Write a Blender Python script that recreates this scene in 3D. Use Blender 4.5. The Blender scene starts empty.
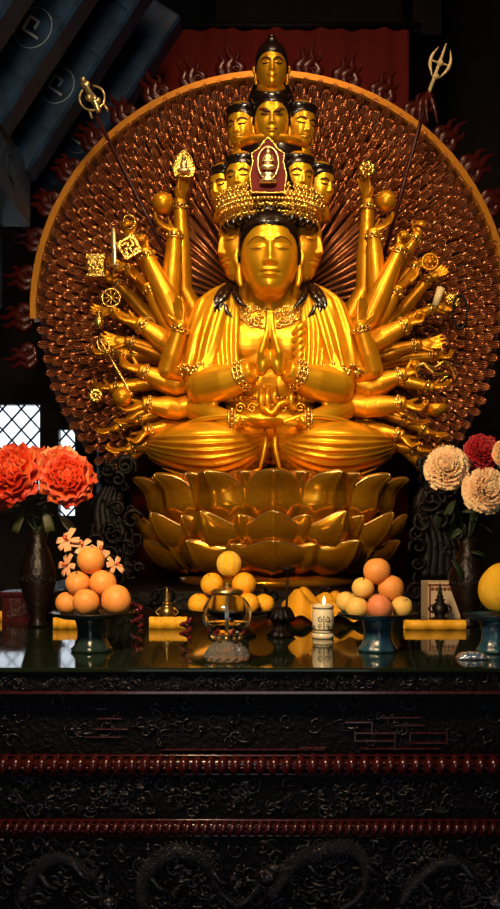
import bpy, math, random
from mathutils import Vector, Matrix, Euler
random.seed(7)
C = bpy.context.scene.collection
PI = math.pi
F = 900.0; HY = 540.0; ZC = 1.591; TT = 1.25          # focal length (px), horizon row, eye height, table top height
sin, cos = math.sin, math.cos

def P(px, py, Y): return Vector(((px-250)*Y/F, Y, ZC-(py-HY)*Y/F))
def S(px, py, dy=0.0): return P(px, py, 6.0+dy)
def T(px, py):
    Y = (ZC-TT)*F/(py-HY); return Vector(((px-250)*Y/F, Y, TT))
def R(px): return px/150.0

# ------------------------------------------------------------------ materials
def mat(name, col, rough=.5, metal=0., bump=0., bscale=20., vary=0., vscale=6., col2=None, coat=0., spec=.5, emis=None, es=0., trans=0., ior=1.45, sss=0.):
    m = bpy.data.materials.new(name); m.use_nodes = True
    nt = m.node_tree; b = nt.nodes['Principled BSDF']
    b.inputs['Base Color'].default_value = (*col, 1); b.inputs['Roughness'].default_value = rough
    b.inputs['Metallic'].default_value = metal; b.inputs['IOR'].default_value = ior
    b.inputs['Specular IOR Level'].default_value = spec
    b.inputs['Coat Weight'].default_value = coat; b.inputs['Coat Roughness'].default_value = .12
    b.inputs['Transmission Weight'].default_value = trans
    if sss: b.inputs['Subsurface Weight'].default_value = sss; b.inputs['Subsurface Radius'].default_value = (.02, .008, .003)
    if emis: b.inputs['Emission Color'].default_value = (*emis, 1); b.inputs['Emission Strength'].default_value = es
    tc = nt.nodes.new('ShaderNodeTexCoord')
    if vary or col2:
        n = nt.nodes.new('ShaderNodeTexNoise'); n.inputs['Scale'].default_value = vscale; n.inputs['Detail'].default_value = 5
        nt.links.new(tc.outputs['Object'], n.inputs['Vector'])
        r = nt.nodes.new('ShaderNodeValToRGB'); r.color_ramp.elements[0].position = .36; r.color_ramp.elements[1].position = .64
        c2 = col2 or tuple(max(0, c*(1-vary)) for c in col)
        r.color_ramp.elements[0].color = (*c2, 1); r.color_ramp.elements[1].color = (*col, 1)
        nt.links.new(n.outputs['Fac'], r.inputs['Fac']); nt.links.new(r.outputs['Color'], b.inputs['Base Color'])
    if bump:
        n = nt.nodes.new('ShaderNodeTexNoise'); n.inputs['Scale'].default_value = bscale; n.inputs['Detail'].default_value = 6
        nt.links.new(tc.outputs['Object'], n.inputs['Vector'])
        u = nt.nodes.new('ShaderNodeBump'); u.inputs['Strength'].default_value = bump; u.inputs['Distance'].default_value = .02
        nt.links.new(n.outputs['Fac'], u.inputs['Height']); nt.links.new(u.outputs['Normal'], b.inputs['Normal'])
    return m

M = dict(
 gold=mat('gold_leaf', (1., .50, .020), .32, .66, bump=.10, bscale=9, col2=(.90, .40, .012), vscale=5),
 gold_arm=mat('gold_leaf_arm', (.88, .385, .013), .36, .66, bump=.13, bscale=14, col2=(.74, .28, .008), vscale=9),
 gold_orn=mat('gold_ornament', (1., .62, .12), .25, .9, bump=.2, bscale=60),
 gold_pale=mat('pale_gold', (1., .78, .35), .28, .85),
 lotus=mat('lotus_gilding', (1., .46, .02), .2, .78, bump=.2, bscale=6, col2=(.86, .30, .01), vscale=4),
 lotus_rim=mat('lotus_rim_gilding', (1., .66, .25), .25, .9),
 copper=mat('red_gold', (.66, .25, .09), .28, .7, col2=(.46, .14, .045), vscale=7),
 rim=mat('halo_rim_gold', (.72, .28, .02), .42, .5, bump=.1, bscale=10),
 plate=mat('halo_backing', (.07, .012, .006), .6),
 flame=mat('red_lacquer_flame', (.060, .006, .004), .30, .1, coat=.25), shaft=mat('dark_red_shaft', (.05, .006, .004), .4),
 hair=mat('black_lacquer_hair', (.012, .006, .004), .22, 0, coat=.7),
 line=mat('dark_painted_line', (.10, .025, .006), .5),
 lip=mat('red_lips', (.55, .06, .01), .4),
 redboard=mat('red_lacquer', (.12, .004, .003), .6, spec=.2),
 lacquer=mat('black_lacquer', (.008, .005, .007), .2, 0, bump=.6, bscale=60, coat=.3),
 lacquer_red=mat('red_black_lacquer', (.060, .007, .006), .24, 0, coat=.8, bump=.1, bscale=60),
 lacquer_plain=mat('smooth_black_lacquer', (.004, .003, .004), .42, spec=.14, bump=.5, bscale=70),
 top=mat('polished_table_top', (.010, .016, .008), .05, 0, spec=.3),
 wood=mat('dark_carved_wood', (.006, .0024, .002), .45, spec=.22, bump=.4, bscale=30, vary=.6),
 wallm=mat('dark_plaster', (.020, .012, .010), .8, vary=.4, bump=.2),
 floorm=mat('stone_floor', (.05, .04, .035), .35, vary=.4, vscale=3, bump=.1),
 redwall=mat('red_cloth', (.17, .006, .002), .85, vary=.25, vscale=2, bump=.3, bscale=6),
 blue=mat('blue_painted_wood', (.011, .055, .14), .5, col2=(.004, .020, .055), vscale=9, bump=.2, bscale=20),
 bluedark=mat('deep_blue_paint', (.012, .03, .05), .5),
 white=mat('white_paint', (.50, .60, .66), .5),
 frame=mat('black_window_wood', (.012, .01, .012), .5),
 glass=mat('clear_glass', (1, 1, 1), .0, 0, trans=1., ior=1.45),
 oil=mat('lamp_oil', (1., .80, .36), .02, 0, trans=1., ior=1.33),
 crystal=mat('cut_crystal', (.95, .93, .86), .02, 0, trans=.9, ior=1.5),
 brass=mat('brass', (.72, .44, .14), .28, .95, bump=.1, bscale=60),
 bronze=mat('dark_bronze', (.010, .005, .003), .36, .2, bump=.3, bscale=50),
 peach=mat('peach_skin', (.88, .40, .085), .5, col2=(.78, .24, .05), vscale=14, bump=.05, bscale=80, sss=.1),
 peach_y=mat('yellow_peach_skin', (.86, .60, .14), .5, col2=(.84, .46, .10), vscale=12, bump=.05, bscale=80, sss=.1),
 peach_r=mat('rosy_peach_skin', (.85, .32, .11), .5, col2=(.68, .17, .07), vscale=14, bump=.05, bscale=80, sss=.1),
 orange=mat('orange_peel', (1., .50, .02), .4, col2=(1., .42, .015), bump=.3, bscale=160, sss=.1),
 pomelo=mat('pomelo_peel', (1., .60, .03), .4, col2=(.96, .50, .02), bump=.4, bscale=120, sss=.1),
 stamp=mat('brown_stamp', (.10, .02, .01), .6),
 celadon=mat('green_black_glaze', (.018, .035, .03), .16, bump=.2, bscale=60, coat=.6),
 blueware=mat('blue_glaze', (.012, .035, .09), .14, col2=(.02, .10, .12), vscale=30, bump=.3, bscale=60, coat=.8),
 porcelain=mat('cream_porcelain', (.85, .74, .50), .3, coat=.4),
 porc_line=mat('black_glaze_line', (.03, .03, .02), .4),
 wax=mat('candle_wax', (1., .75, .35), .5, sss=.3),
 candle_flame=mat('candle_flame', (1., .6, .2), .5, emis=(1., .62, .2), es=9),
 cloth=mat('yellow_satin', (.90, .42, .02), .42, bump=.2, bscale=12),
 paper=mat('yellow_paper', (.95, .48, .02), .55),
 box=mat('cream_box', (.62, .47, .30), .55),
 boxline=mat('brown_border', (.18, .05, .02), .5),
 foil=mat('silver_foil', (.55, .62, .75), .22, .8, bump=.6, bscale=50),
 foilblue=mat('blue_print', (.05, .15, .4), .4),
 redpetal=mat('red_peony_petal', (.78, .075, .016), .5, col2=(.58, .03, .008), vscale=10, sss=.15),
 orangepetal=mat('orange_peony_petal', (.88, .19, .045), .5, col2=(.74, .08, .018), vscale=10, sss=.15),
 peachpetal=mat('peach_peony_petal', (1., .42, .18), .55, sss=.15),
 creampetal=mat('cream_pink_petal', (.95, .70, .38), .55, col2=(.92, .58, .30), vscale=14, sss=.15),
 crimson=mat('crimson_petal', (.42, .015, .02), .5, sss=.1),
 lilyp=mat('lily_petal', (1., .50, .25), .5, sss=.15),
 stem=mat('dark_green_stem', (.012, .025, .008), .5),
 leaf=mat('leaf_green', (.018, .035, .012), .45, vary=.4),
 leaf_y=mat('pale_leaf', (.07, .075, .025), .45),
 gem=mat('red_bead', (.12, .006, .01), .15, coat=.6),
 cream=mat('cream_horn', (.80, .62, .30), .35),
)

# ------------------------------------------------------------------ mesh builder
class MB:
    def __init__(s): s.v = []; s.f = []; s.m = []; s.s = []; s.mi = 0
    def face(s, idx, smooth=True): s.f.append(idx); s.m.append(s.mi); s.s.append(smooth)
    def grid(s, rows, cu=True, cv=False, caps=False, smooth=True):      # rows: list of rings of Vectors
        b = len(s.v); n = len(rows[0])
        for r in rows: s.v.extend([tuple(p) for p in r])
        m = len(rows)
        for i in range(m if cv else m-1):
            i2 = (i+1) % m
            for j in range(n if cu else n-1):
                j2 = (j+1) % n
                s.face((b+i*n+j, b+i*n+j2, b+i2*n+j2, b+i2*n+j), smooth)
        if caps:
            s.face(tuple(b+j for j in range(n))[::-1], smooth); s.face(tuple(b+(m-1)*n+j for j in range(n)), smooth)
    def tube(s, pts, rad, seg=12, fn=None, flat=1., closed=False, ref=None):
        pts = [Vector(p) for p in pts]; n = len(pts)
        if not hasattr(rad, '__len__'): rad = [rad]*n
        rows = []; up = None
        for i, p in enumerate(pts):
            if closed: t = pts[(i+1) % n]-pts[i-1]
            else: t = pts[min(i+1, n-1)]-pts[max(i-1, 0)]
            t.normalize()
            if up is None:
                a = Vector(ref) if ref else (Vector((0, 0, 1)) if abs(t.z) < .9 else Vector((0, 1, 0)))
                up = (a-t*a.dot(t)).normalized()
            else: up = (up-t*up.dot(t)).normalized()
            sd = t.cross(up)
            row = []
            for j in range(seg):
                a = 2*PI*j/seg; r = rad[i]*(fn(a, i/(n-1)) if fn else 1)
                row.append(p+(sd*cos(a)+up*sin(a)*flat)*r)
            rows.append(row)
        s.grid(rows, True, closed, not closed)
    def ell(s, c, r, rot=None, seg=16, rings=10):
        c = Vector(c); r = r if hasattr(r, '__len__') else (r, r, r); rows = []
        for i in range(rings+1):
            ph = .02+(PI-.04)*i/rings
            row = []
            for j in range(seg):
                a = -2*PI*j/seg; p = Vector((r[0]*sin(ph)*cos(a), r[1]*sin(ph)*sin(a), r[2]*cos(ph)))
                if rot: p = rot @ p
                row.append(c+p)
            rows.append(row)
        s.grid(rows, True, False, True)
    def box(s, lo, hi, mtx=None):
        x0, y0, z0 = lo; x1, y1, z1 = hi; b = len(s.v)
        for p in ((x0,y0,z0),(x1,y0,z0),(x1,y1,z0),(x0,y1,z0),(x0,y0,z1),(x1,y0,z1),(x1,y1,z1),(x0,y1,z1)):
            s.v.append(tuple(mtx @ Vector(p)) if mtx else p)
        for q in ((0,3,2,1),(4,5,6,7),(0,1,5,4),(1,2,6,5),(2,3,7,6),(3,0,4,7)): s.face(tuple(b+k for k in q), False)
    def bar(s, a, b_, w, t):      # rectangular bar from a to b, width w (in plane), thickness t in y
        a = Vector(a); b_ = Vector(b_); d = (b_-a); L = d.length; d.normalize()
        n = Vector((0, 1, 0)); sd = d.cross(n)
        m = Matrix((( d.x, n.x, sd.x, a.x), (d.y, n.y, sd.y, a.y), (d.z, n.z, sd.z, a.z), (0, 0, 0, 1)))
        s.box((0, -t/2, -w/2), (L, t/2, w/2), m)
    def lathe(s, prof, c=(0, 0, 0), seg=32, fn=None, smooth=True):
        c = Vector(c); rows = []
        for k, (r, z) in enumerate(prof):
            rows.append([c+Vector((max(r, 1e-4)*(fn(2*PI*j/seg, k) if fn else 1)*cos(-2*PI*j/seg), max(r, 1e-4)*(fn(2*PI*j/seg, k) if fn else 1)*sin(-2*PI*j/seg), z)) for j in range(seg)])
        if prof[0][1] < prof[-1][1]: rows = [r[::-1] for r in rows]
        s.grid(rows, True, False, True, smooth)
    def spiral(s, c, r, turns, w, th0=0, hand=1, seg=5, n=18, ax=((1,0,0),(0,0,1)), tail=None):
        c = Vector(c); ex, ez = Vector(ax[0]), Vector(ax[1]); pts = []; rr = []
        for i in range(n+1):
            t = i/n; a = th0+hand*turns*2*PI*t; q = r*(1-t*.85)
            pts.append(c+ex*q*cos(a)+ez*q*sin(a)); rr.append(w*(1-.4*t))
        s.tube(pts, rr, seg)
    def add(s, o, mtx, mi=None):
        b = len(s.v)
        s.v.extend([tuple(mtx @ Vector(p)) for p in o.v])
        for f, m_, sm in zip(o.f, o.m, o.s):
            s.f.append(tuple(k+b for k in f)); s.m.append(m_ if mi is None else mi); s.s.append(sm)
    def build(s, name, mats, parent=None, world=True):
        me = bpy.data.meshes.new(name); o = Vector((0, 0, 0))
        if parent is not None and world:
            q = parent
            while q is not None: o = o+q.location; q = q.parent
        me.from_pydata([(a[0]-o.x, a[1]-o.y, a[2]-o.z) for a in s.v], [], s.f)
        for m_ in (mats if isinstance(mats, (list, tuple)) else [mats]): me.materials.append(M[m_] if isinstance(m_, str) else m_)
        me.polygons.foreach_set('material_index', s.m); me.polygons.foreach_set('use_smooth', s.s); me.update()
        ob = bpy.data.objects.new(name, me); C.objects.link(ob); ob.parent = parent
        return ob

PEND = []
def remesh(ob, vox, it=3):
    m = ob.modifiers.new('remesh', 'REMESH'); m.mode = 'VOXEL'; m.voxel_size = vox; m.use_smooth_shade = True
    if it:
        k = ob.modifiers.new('smooth', 'SMOOTH'); k.iterations = it; k.factor = .5
    PEND.append(ob); return ob
def finish_remesh():
    dg = bpy.context.evaluated_depsgraph_get(); new = [(o, bpy.data.meshes.new_from_object(o.evaluated_get(dg))) for o in PEND]
    for o, me in new:
        o.modifiers.clear(); o.data = me
        me.polygons.foreach_set('use_smooth', [True]*len(me.polygons))
    PEND.clear()
def tag(o, label, cat, group=None, kind=None):
    if label: o['label'] = label
    if cat: o['category'] = cat
    if group: o['group'] = group
    if kind: o['kind'] = kind
    return o
def empty(name, loc, label, cat, group=None):
    o = bpy.data.objects.new(name, None); C.objects.link(o); o.location = loc; o.empty_display_size = .05
    return tag(o, label, cat, group)
def struct(o): o['kind'] = 'structure'; return o
def copy_tree(o, parent=None):
    c = o.copy(); C.objects.link(c); c.parent = parent
    for ch in list(o.children): copy_tree(ch, c)
    return c
def bez(pts, n=8):           # Catmull-Rom through points
    pts = [Vector(p) for p in pts]; q = [2*pts[0]-pts[1]]+pts+[2*pts[-1]-pts[-2]]; out = []
    for i in range(1, len(q)-2):
        for k in range(n):
            t = k/n; a, b, c, d = q[i-1], q[i], q[i+1], q[i+2]
            out.append(.5*((2*b)+(c-a)*t+(2*a-5*b+4*c-d)*t*t+(3*b-a-3*c+d)*t**3))
    out.append(pts[-1]); return out
def lerps(vals, n):          # radii along bez output
    out = []
    for i in range(len(vals)-1):
        for k in range(n): out.append(vals[i]+(vals[i+1]-vals[i])*k/n)
    out.append(vals[-1]); return out

# ------------------------------------------------------------------ heads
def g(x, z, cx, cz, sx, sz): return math.exp(-((x-cx)/sx)**2-((z-cz)/sz)**2)
def ss(a, b, x):
    t = max(0, min(1, (x-a)/(b-a))); return t*t*(3-2*t)
def feat(x, z, angry=0.):
    z = z-.09
    ax = abs(x); h = 0
    nb = ss(-.56, -.46, z)*(1-ss(-.12, .06, z))
    t = max(0, min(1, (.0-z)/.5))
    h += nb*(.03+.12*t)*math.exp(-(x/(.05+.03*t))**2)
    h += .05*g(ax, z, .085, -.47, .045, .045)
    ez = -.15
    h -= .045*g(ax, z, .24, ez+.02, .18, .10)
    h += .062*g(ax, z, .245, ez-.01, .12, .055)
    brow = -.02+.06*(1-((ax-.22)/.2)**2) if ax < .46 else -.1
    if angry: brow = -.07+.22*ax
    h += (.016+.03*angry)*math.exp(-((z-brow)/.05)**2)*ss(.02, .08, ax)*(1-ss(.38, .46, ax))
    h += .06*g(x, z, 0, -.62, .16, .034)+.065*g(x, z, 0, -.71, .12, .042)-.03*g(x, z, 0, -.663, .18, .014)
    h -= .02*g(ax, z, .18, -.66, .05, .06)
    h += .05*g(x, z, 0, -.93, .16, .09)-.015*g(x, z, 0, -.78, .15, .03)
    h += .04*g(ax, z, .30, -.45, .16, .2)
    return h
def facey(x, z, angry=0.):
    r = math.sqrt(max(0, 1-z*z)); rr = r**.58; jaw = 1-.20*(max(0, (-z-.15)/.85))**2
    sx = max(-.98, min(.98, x/(.60*rr*jaw+1e-6))); c = math.sqrt(1-sx*sx)
    return -.70*rr*c-c**.5*feat(x, z, angry)
def head_mb(nu=96, nv=84, angry=0., lines=True, lw=.010):
    mb = MB(); rows = []
    for i in range(nv+1):
        ph = .03+(PI-.06)*i/nv; z = cos(ph); rr = sin(ph)**.58; jaw = 1-.20*(max(0, (-z-.15)/.85))**2; row = []
        for j in range(nu):
            t = j/nu; th = 2*PI*t-.55*sin(2*PI*t)
            x = .60*rr*jaw*sin(th); c = cos(th); y = -.70*rr*c
            if c > 0: y -= c**.5*feat(x, z, angry)
            row.append(Vector((x, y, z)))
        rows.append(row[::-1])
    rows = rows
    mb.grid(rows, True, False, True)
    for sg in (-1, 1):                                                      # long-lobed ears
        mb.tube(bez([(sg*.56, .02, .02), (sg*.66, .05, .04), (sg*.69, .07, -.1), (sg*.63, .02, -.3), (sg*.62, .02, -.55), (sg*.58, .0, -.72)], 4),
                lerps([.04, .06, .07, .05, .07, .05], 4), 8)
    if lines:
        mb.mi = 1
        for sg in (-1, 1):
            if angry: bp = [(.05, -.09), (.15, -.04), (.28, .03), (.42, .08)]; ep = [(.10, -.19), (.2, -.155), (.3, -.14), (.38, -.12)]
            else: bp = [(.06, -.08), (.13, .0), (.24, .045), (.36, .01), (.45, -.07)]; ep = [(.11, -.17), (.18, -.195), (.26, -.205), (.34, -.185), (.40, -.15)]
            for q, w in ((bp, lw*1.3), (ep, lw)):
                cv = bez([(a*sg, 0, b) for a, b in q], 5)
                mb.tube([(p.x, facey(p.x, p.z+.09, angry)+.002, p.z+.09) for p in cv], [w*(.5+.8*sin(PI*k/(len(cv)-1))) for k in range(len(cv))], 6)
        cv = bez([(-.18, 0, -.645), (-.09, 0, -.662), (0, 0, -.668), (.09, 0, -.662), (.18, 0, -.645)], 4)
        mb.tube([(p.x, facey(p.x, p.z+.09, angry)+.003, p.z+.09) for p in cv], lw*.8, 6)
        if angry:
            for sg in (-1, 1): mb.ell((sg*.24, facey(.24, -.07)-.005, -.07), (.07, .03, .035), seg=8, rings=6)
        if lw > .015:
            mb.mi = 2; mb.ell((0, facey(0, -.58)+.012, -.58), (.13, .03, .04), seg=10, rings=6)
    return mb
def cap_mb(top=1.05, bun=True, hl=.36, wave=.05, w=.66):                 # lacquered hair: a cap with a wavy hairline and a topknot
    mb = MB(); rows = []; n = 40
    for i in range(17):
        row = []
        for j in range(n):
            th = 2*PI*j/n; front = max(0, cos(th))
            zl = (hl+wave*abs(sin(th*1.0))*-2)*front+(-.55)*(1-front)
            zl = hl-(1-front)**3*.9+wave*cos(4*th)*front*.3
            t = i/16; z = zl+(top-zl)*t; q = math.sqrt(max(0, 1-((z+.0)/(top+.02))**2))**.72 if z > 0 else 1.
            q = max(q, .03); f = 1+.015*sin(24*th)
            row.append(Vector((w*q*sin(th)*f, -.78*q*cos(th)*f, z)))
        rows.append(row)
    mb.grid(rows, True, False, True)
    if bun: mb.ell((0, .0, top+.05), (.26, .26, .26)); mb.ell((0, 0, top+.28), (.15, .15, .12))
    return mb
def place(c, h, yaw=0, tilt=0, sx=1.): return Matrix.Translation(c) @ Matrix.Rotation(yaw, 4, 'Z') @ Matrix.Rotation(tilt, 4, 'X') @ Matrix.Diagonal((h*sx, h, h, 1))

# ------------------------------------------------------------------ hands
def hand(mb, w, d, n, L, curl=(.3, .4, .3), spread=.12, thumb=1, tcurl=.5):
    """w wrist, d towards the fingers, n out of the palm, L length"""
    w = Vector(w); d = Vector(d).normalized(); n = Vector(n); n = (n-d*n.dot(d)).normalized(); sd = d.cross(n)
    rot = Matrix((sd, n, d)).transposed()
    mb.ell(w+d*L*.25, (L*.21, L*.10, L*.30), rot, 12, 8)
    mb.ell(w+d*L*.36, (L*.235, L*.085, L*.16), rot, 12, 8)
    for k in range(4):
        o = (k-1.5)/1.5; ln = (.46, .52, .49, .38)[k]*L if thumb < 0 else (.38, .49, .52, .46)[k]*L
        p = w+d*L*(.46-.03*abs(o))+sd*o*L*.165; dd = (d+sd*o*spread).normalized(); nn = n
        pts = [p-dd*L*.1, p]; rr = [L*.06, L*.064]
        for q in range(3):
            a = curl[q]; dd, nn = (dd*cos(a)+nn*sin(a)), (nn*cos(a)-dd*sin(a))
            p = p+dd*ln*(.42, .33, .25)[q]; pts.append(p); rr.append(L*(.060, .054, .042)[q])
        mb.tube(pts, rr, 8)
    p = w+d*L*.12+sd*thumb*-L*.14+n*L*.03; dd = (d*.75-sd*thumb*.75+n*.3).normalized(); pts = [p]; rr = [L*.075]
    for q in range(3):
        p = p+dd*L*(.16, .15, .12)[q]; pts.append(p); rr.append(L*(.072, .06, .042)[q])
        dd = (dd+d*.35*tcurl+n*.45*tcurl).normalized()
    mb.tube(pts, rr, 8)

# ================================================================== HALO
HY_ = 6.62; hs = HY_/F
HC = P(270, 312, HY_)
halo = empty('hand_halo', HC, 'huge round halo of red-gold carved hands behind the seated statue', 'halo')
def ring_sector(mb, r0, r1, a0, a1, y0, y1, n=120):
    rows = []
    for i in range(n+1):
        a = a0+(a1-a0)*i/n; d = Vector((cos(a), 0, sin(a)))
        rows.append([HC+d*r0+Vector((0, y0, 0)), HC+d*r1+Vector((0, y0, 0)), HC+d*r1+Vector((0, y1, 0)), HC+d*r0+Vector((0, y1, 0))])
    mb.grid(rows, True, False, True, False)
A0, A1 = math.radians(-42), math.radians(222)
mb = MB(); ring_sector(mb, .3, 231*hs, math.radians(-36), math.radians(216), .05, .09); mb.build('backing_disc', 'plate', halo)
mb = MB(); rows = []
for i in range(181):
    a = math.radians(-4+186*i/180); d = Vector((cos(a), 0, sin(a)))
    rows.append([HC+d*((231+rr)*hs)+Vector((0, yy, 0)) for rr, yy in ((0, .05), (0, -.03), (1.5, -.05), (7.5, -.05), (9, -.03), (9, .08))])
mb.grid(rows, True, False, True, False); mb.build('rim', 'rim', halo)

def small_hand():                     # a small forearm with cuff and cupped hand, along +Z, palm to -Y
    m = MB(); k = hs
    m.tube([(0, .4*k, -9*k), (0, 0, 0), (0, -.4*k, 8*k)], [1.7*k, 1.5*k, 1.05*k], 6)
    m.tube([(0, -.4*k, 5.6*k), (0, -.4*k, 7*k)], [1.7*k, 1.7*k], 6)
    m.ell((0, -.7*k, 9.6*k), (2.0*k, .8*k, 3.0*k), None, 8, 5)
    for q in range(4):
        o = (q-1.5)/1.5
        m.tube([(o*1.5*k, -.7*k, 11.5*k), (o*2.9*k, -1.5*k-abs(o)*.5*k, 14.5*k), (o*2.5*k, -2.8*k-abs(o)*.5*k, 17.2*k), (o*1.1*k, -4.0*k, 19.5*k)], [.62*k, .66*k, .55*k, .3*k], 5)
    m.tube([(-1.8*k, -1.0*k, 8.4*k), (-3.3*k, -2.2*k, 10.5*k), (-2.6*k, -3.0*k, 13.2*k)], [.75*k, .72*k, .35*k], 5)
    return m
sh = small_hand()
def hand_mtx(r, a, dy, js=1.):
    d = Vector((cos(a), 0, sin(a))); ax = (d+Vector((0, -.16, 0))).normalized(); sd = ax.cross(Vector((0, -1, 0))).normalized(); yy = ax.cross(sd)
    p = HC+d*r*hs+Vector((0, dy, 0))
    return Matrix(((sd.x*js, yy.x*js*1.3, ax.x*js*1.2, p.x), (sd.y*js, yy.y*js*1.3, ax.y*js*1.2, p.y), (sd.z*js, yy.z*js*1.3, ax.z*js*1.2, p.z), (0, 0, 0, 1)))
spots = []; ri = 0; r = 112
while r < 214:
    n = 2*int(PI*(112+34*(ri//4)+24)/12.6)
    for i in range(n):
        a = (2*PI*(i+.5*(ri % 2))/n+PI/2) % (2*PI)
        deg = math.degrees(a)
        if 228 < deg < 312: continue
        if deg >= 312: deg -= 360
        if r > 206 and 10 < deg < 168: continue
        spots.append((r+random.uniform(-.8, .8), a+random.uniform(-.004, .004), -.01-.015*random.random()-.03*(r-112)/110, random.uniform(1.06, 1.16), deg))
    r += 8.5; ri += 1
spots.sort(key=lambda s: -s[0]*s[3]-(6 if 25 < s[4] < 155 else 0))
rest = MB(); first = None; hb = Vector(HC)
for i, (r, a, dy, js, deg) in enumerate(spots):
    mx = hand_mtx(r, a, dy, js)
    if i < 100:
        if first is None: o = first = sh.build('small_hand', 'copper', None, False)
        else: o = first.copy(); C.objects.link(o)
        o.parent = halo; o.matrix_basis = Matrix.Translation(-hb) @ mx
    else: rest.add(sh, mx)
# long straight arms fanning out of the middle, ending in the first rings
o = rest.build('small_hands', 'copper', halo); o['kind'] = 'stuff'
mb = MB()
for q, (r0, r1, n, dy) in enumerate(((50, 122, 76, -.04), (56, 136, 84, 0.0))):
    for i in range(n):
        a = 2*PI*(i+.5*q)/n
        if 228 < math.degrees(a) % 360 < 312: continue
        d = Vector((cos(a), 0, sin(a)))
        mb.tube([HC+d*r0*hs+Vector((0, dy, 0)), HC+d*r1*hs+Vector((0, dy-.03, 0))], [1.6*hs, 2.1*hs], 7)
o = mb.build('straight_arms', 'copper', halo); o['kind'] = 'stuff'
# flames of red lacquer round the rim
def flame_mb():
    m = MB(); k = hs
    for (pts, rr) in (
        ([(-9, 0, 0), (-14, -1, 10), (-8, -1, 20), (-12, 0, 30), (-9, 0, 38)], [6, 7, 5.2, 3, .5]),
        ([(0, 0, -2), (-4, -2, 10), (3, -2, 20), (-1, -1, 32), (3, 0, 46)], [7, 7.5, 6, 3.6, .5]),
        ([(9, 0, -1), (13, -1, 8), (7, -1, 17), (12, 0, 26), (9, 0, 33)], [6, 6.5, 5, 3, .5])):
        m.tube([p*k for p in bez(pts, 5)], [x*k for x in lerps(rr, 5)], 8, flat=.55, ref=(0, 1, 0))
    m.spiral((-5*k, -3*k, 6*k), 5*k, 1.3, 1.3*k, 0, 1); m.spiral((7*k, -3*k, 6*k), 5*k, 1.3, 1.3*k, PI, -1)
    m.ell((0, 0, -1*k), (14*k, 3*k, 5*k))
    return m
fl = None
for i in range(23):
    a = math.radians(-10+200*i/22)
    if fl is None: fl = o = flame_mb().build('flame_ornament', 'flame', None, False)
    else: o = fl.copy(); C.objects.link(o)
    d = Vector((cos(a), 0, sin(a))); sd = Vector((-sin(a), 0, cos(a)))*-1; yy = Vector((0, 1, 0)); s = random.uniform(.70, .82)
    p = d*241*hs+Vector((0, .03, 0))
    o.parent = halo; o.matrix_basis = Matrix(((sd.x*s, 0, d.x*s, p.x), (0, s, 0, p.y), (sd.z*s, 0, d.z*s, p.z), (0, 0, 0, 1)))
# stand of the halo, a dark post down to the pedestal behind the lotus
mb = MB(); mb.box((HC.x-.45, HC.y+.1, .9), (HC.x+.45, HC.y+.22, HC.z)); mb.build('support_post', 'wood', halo)

# ================================================================== STATUE
st = empty('many_armed_statue', S(270, 476), 'giant gilded many-armed seated statue, hands pressed together, with tiers of small heads', 'statue')
# --- body: neck, torso, two praying arms and hands, one continuous surface
mb = MB()
mb.tube([S(270, 322, .04), S(270, 300, .0), S(270, 272, -.10)], [R(24), R(25), R(24)], 24); mb.ell(S(270, 309, .0), (R(38), R(20), R(9)), None, 24, 12)
mb.ell(S(270, 342, .02), (R(58), R(27), R(50)), None, 32, 20)
mb.ell(S(270, 395, .02), (R(47), R(25), R(44)), None, 32, 20)
mb.ell(S(250, 340, -.10), (R(26), R(10), R(20))); mb.ell(S(290, 340, -.10), (R(26), R(10), R(20)))
mb.ell(S(270, 425, -.05), (R(60), R(35), R(22)))
for sg in (-1, 1):
    X = lambda q: 270+sg*q
    mb.ell(S(X(50), 318, .02), (R(24), R(22), R(22)))
    mb.tube(bez([S(X(50), 312, .02), S(X(60), 345, -.06), S(X(68), 383, -.15)], 6), lerps([R(20), R(21), R(18)], 6), 20)
    mb.ell(S(X(66), 386, -.16), R(18.5))
    mb.tube(bez([S(X(66), 387, -.17), S(X(42), 382, -.27), S(X(16), 370, -.37)], 6), lerps([R(18), R(17), R(10)], 6), 20)
    mb.tube(bez([S(X(74), 408, -.06), S(X(56), 416, -.22), S(X(28), 423, -.36)], 6), lerps([R(13), R(11), R(7.5)], 6), 16)
    # pressed palm
    mb.ell(S(X(6), 362, -.39), (R(6.5), R(9), R(14)), Matrix.Rotation(sg*-.28, 3, 'Y'), 14, 10)
    for k in range(4):
        dy = -.42+.035*k; top = 313+(0, -3, -1, 4)[k]
        mb.tube([S(X(7), 360, dy), S(X(4.6), 345, dy), S(X(2.8), 328, dy), S(X(1.8), top, dy)], [R(3.4), R(3.2), R(2.8), R(2.0)], 10)
    mb.tube([S(X(10), 366, -.40), S(X(9), 352, -.455), S(X(5), 338, -.46), S(X(3), 331, -.455)], [R(4.5), R(3.6), R(3), R(2)], 10)
body = remesh(mb.build('body', 'gold', st), .0085, 3)

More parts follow.
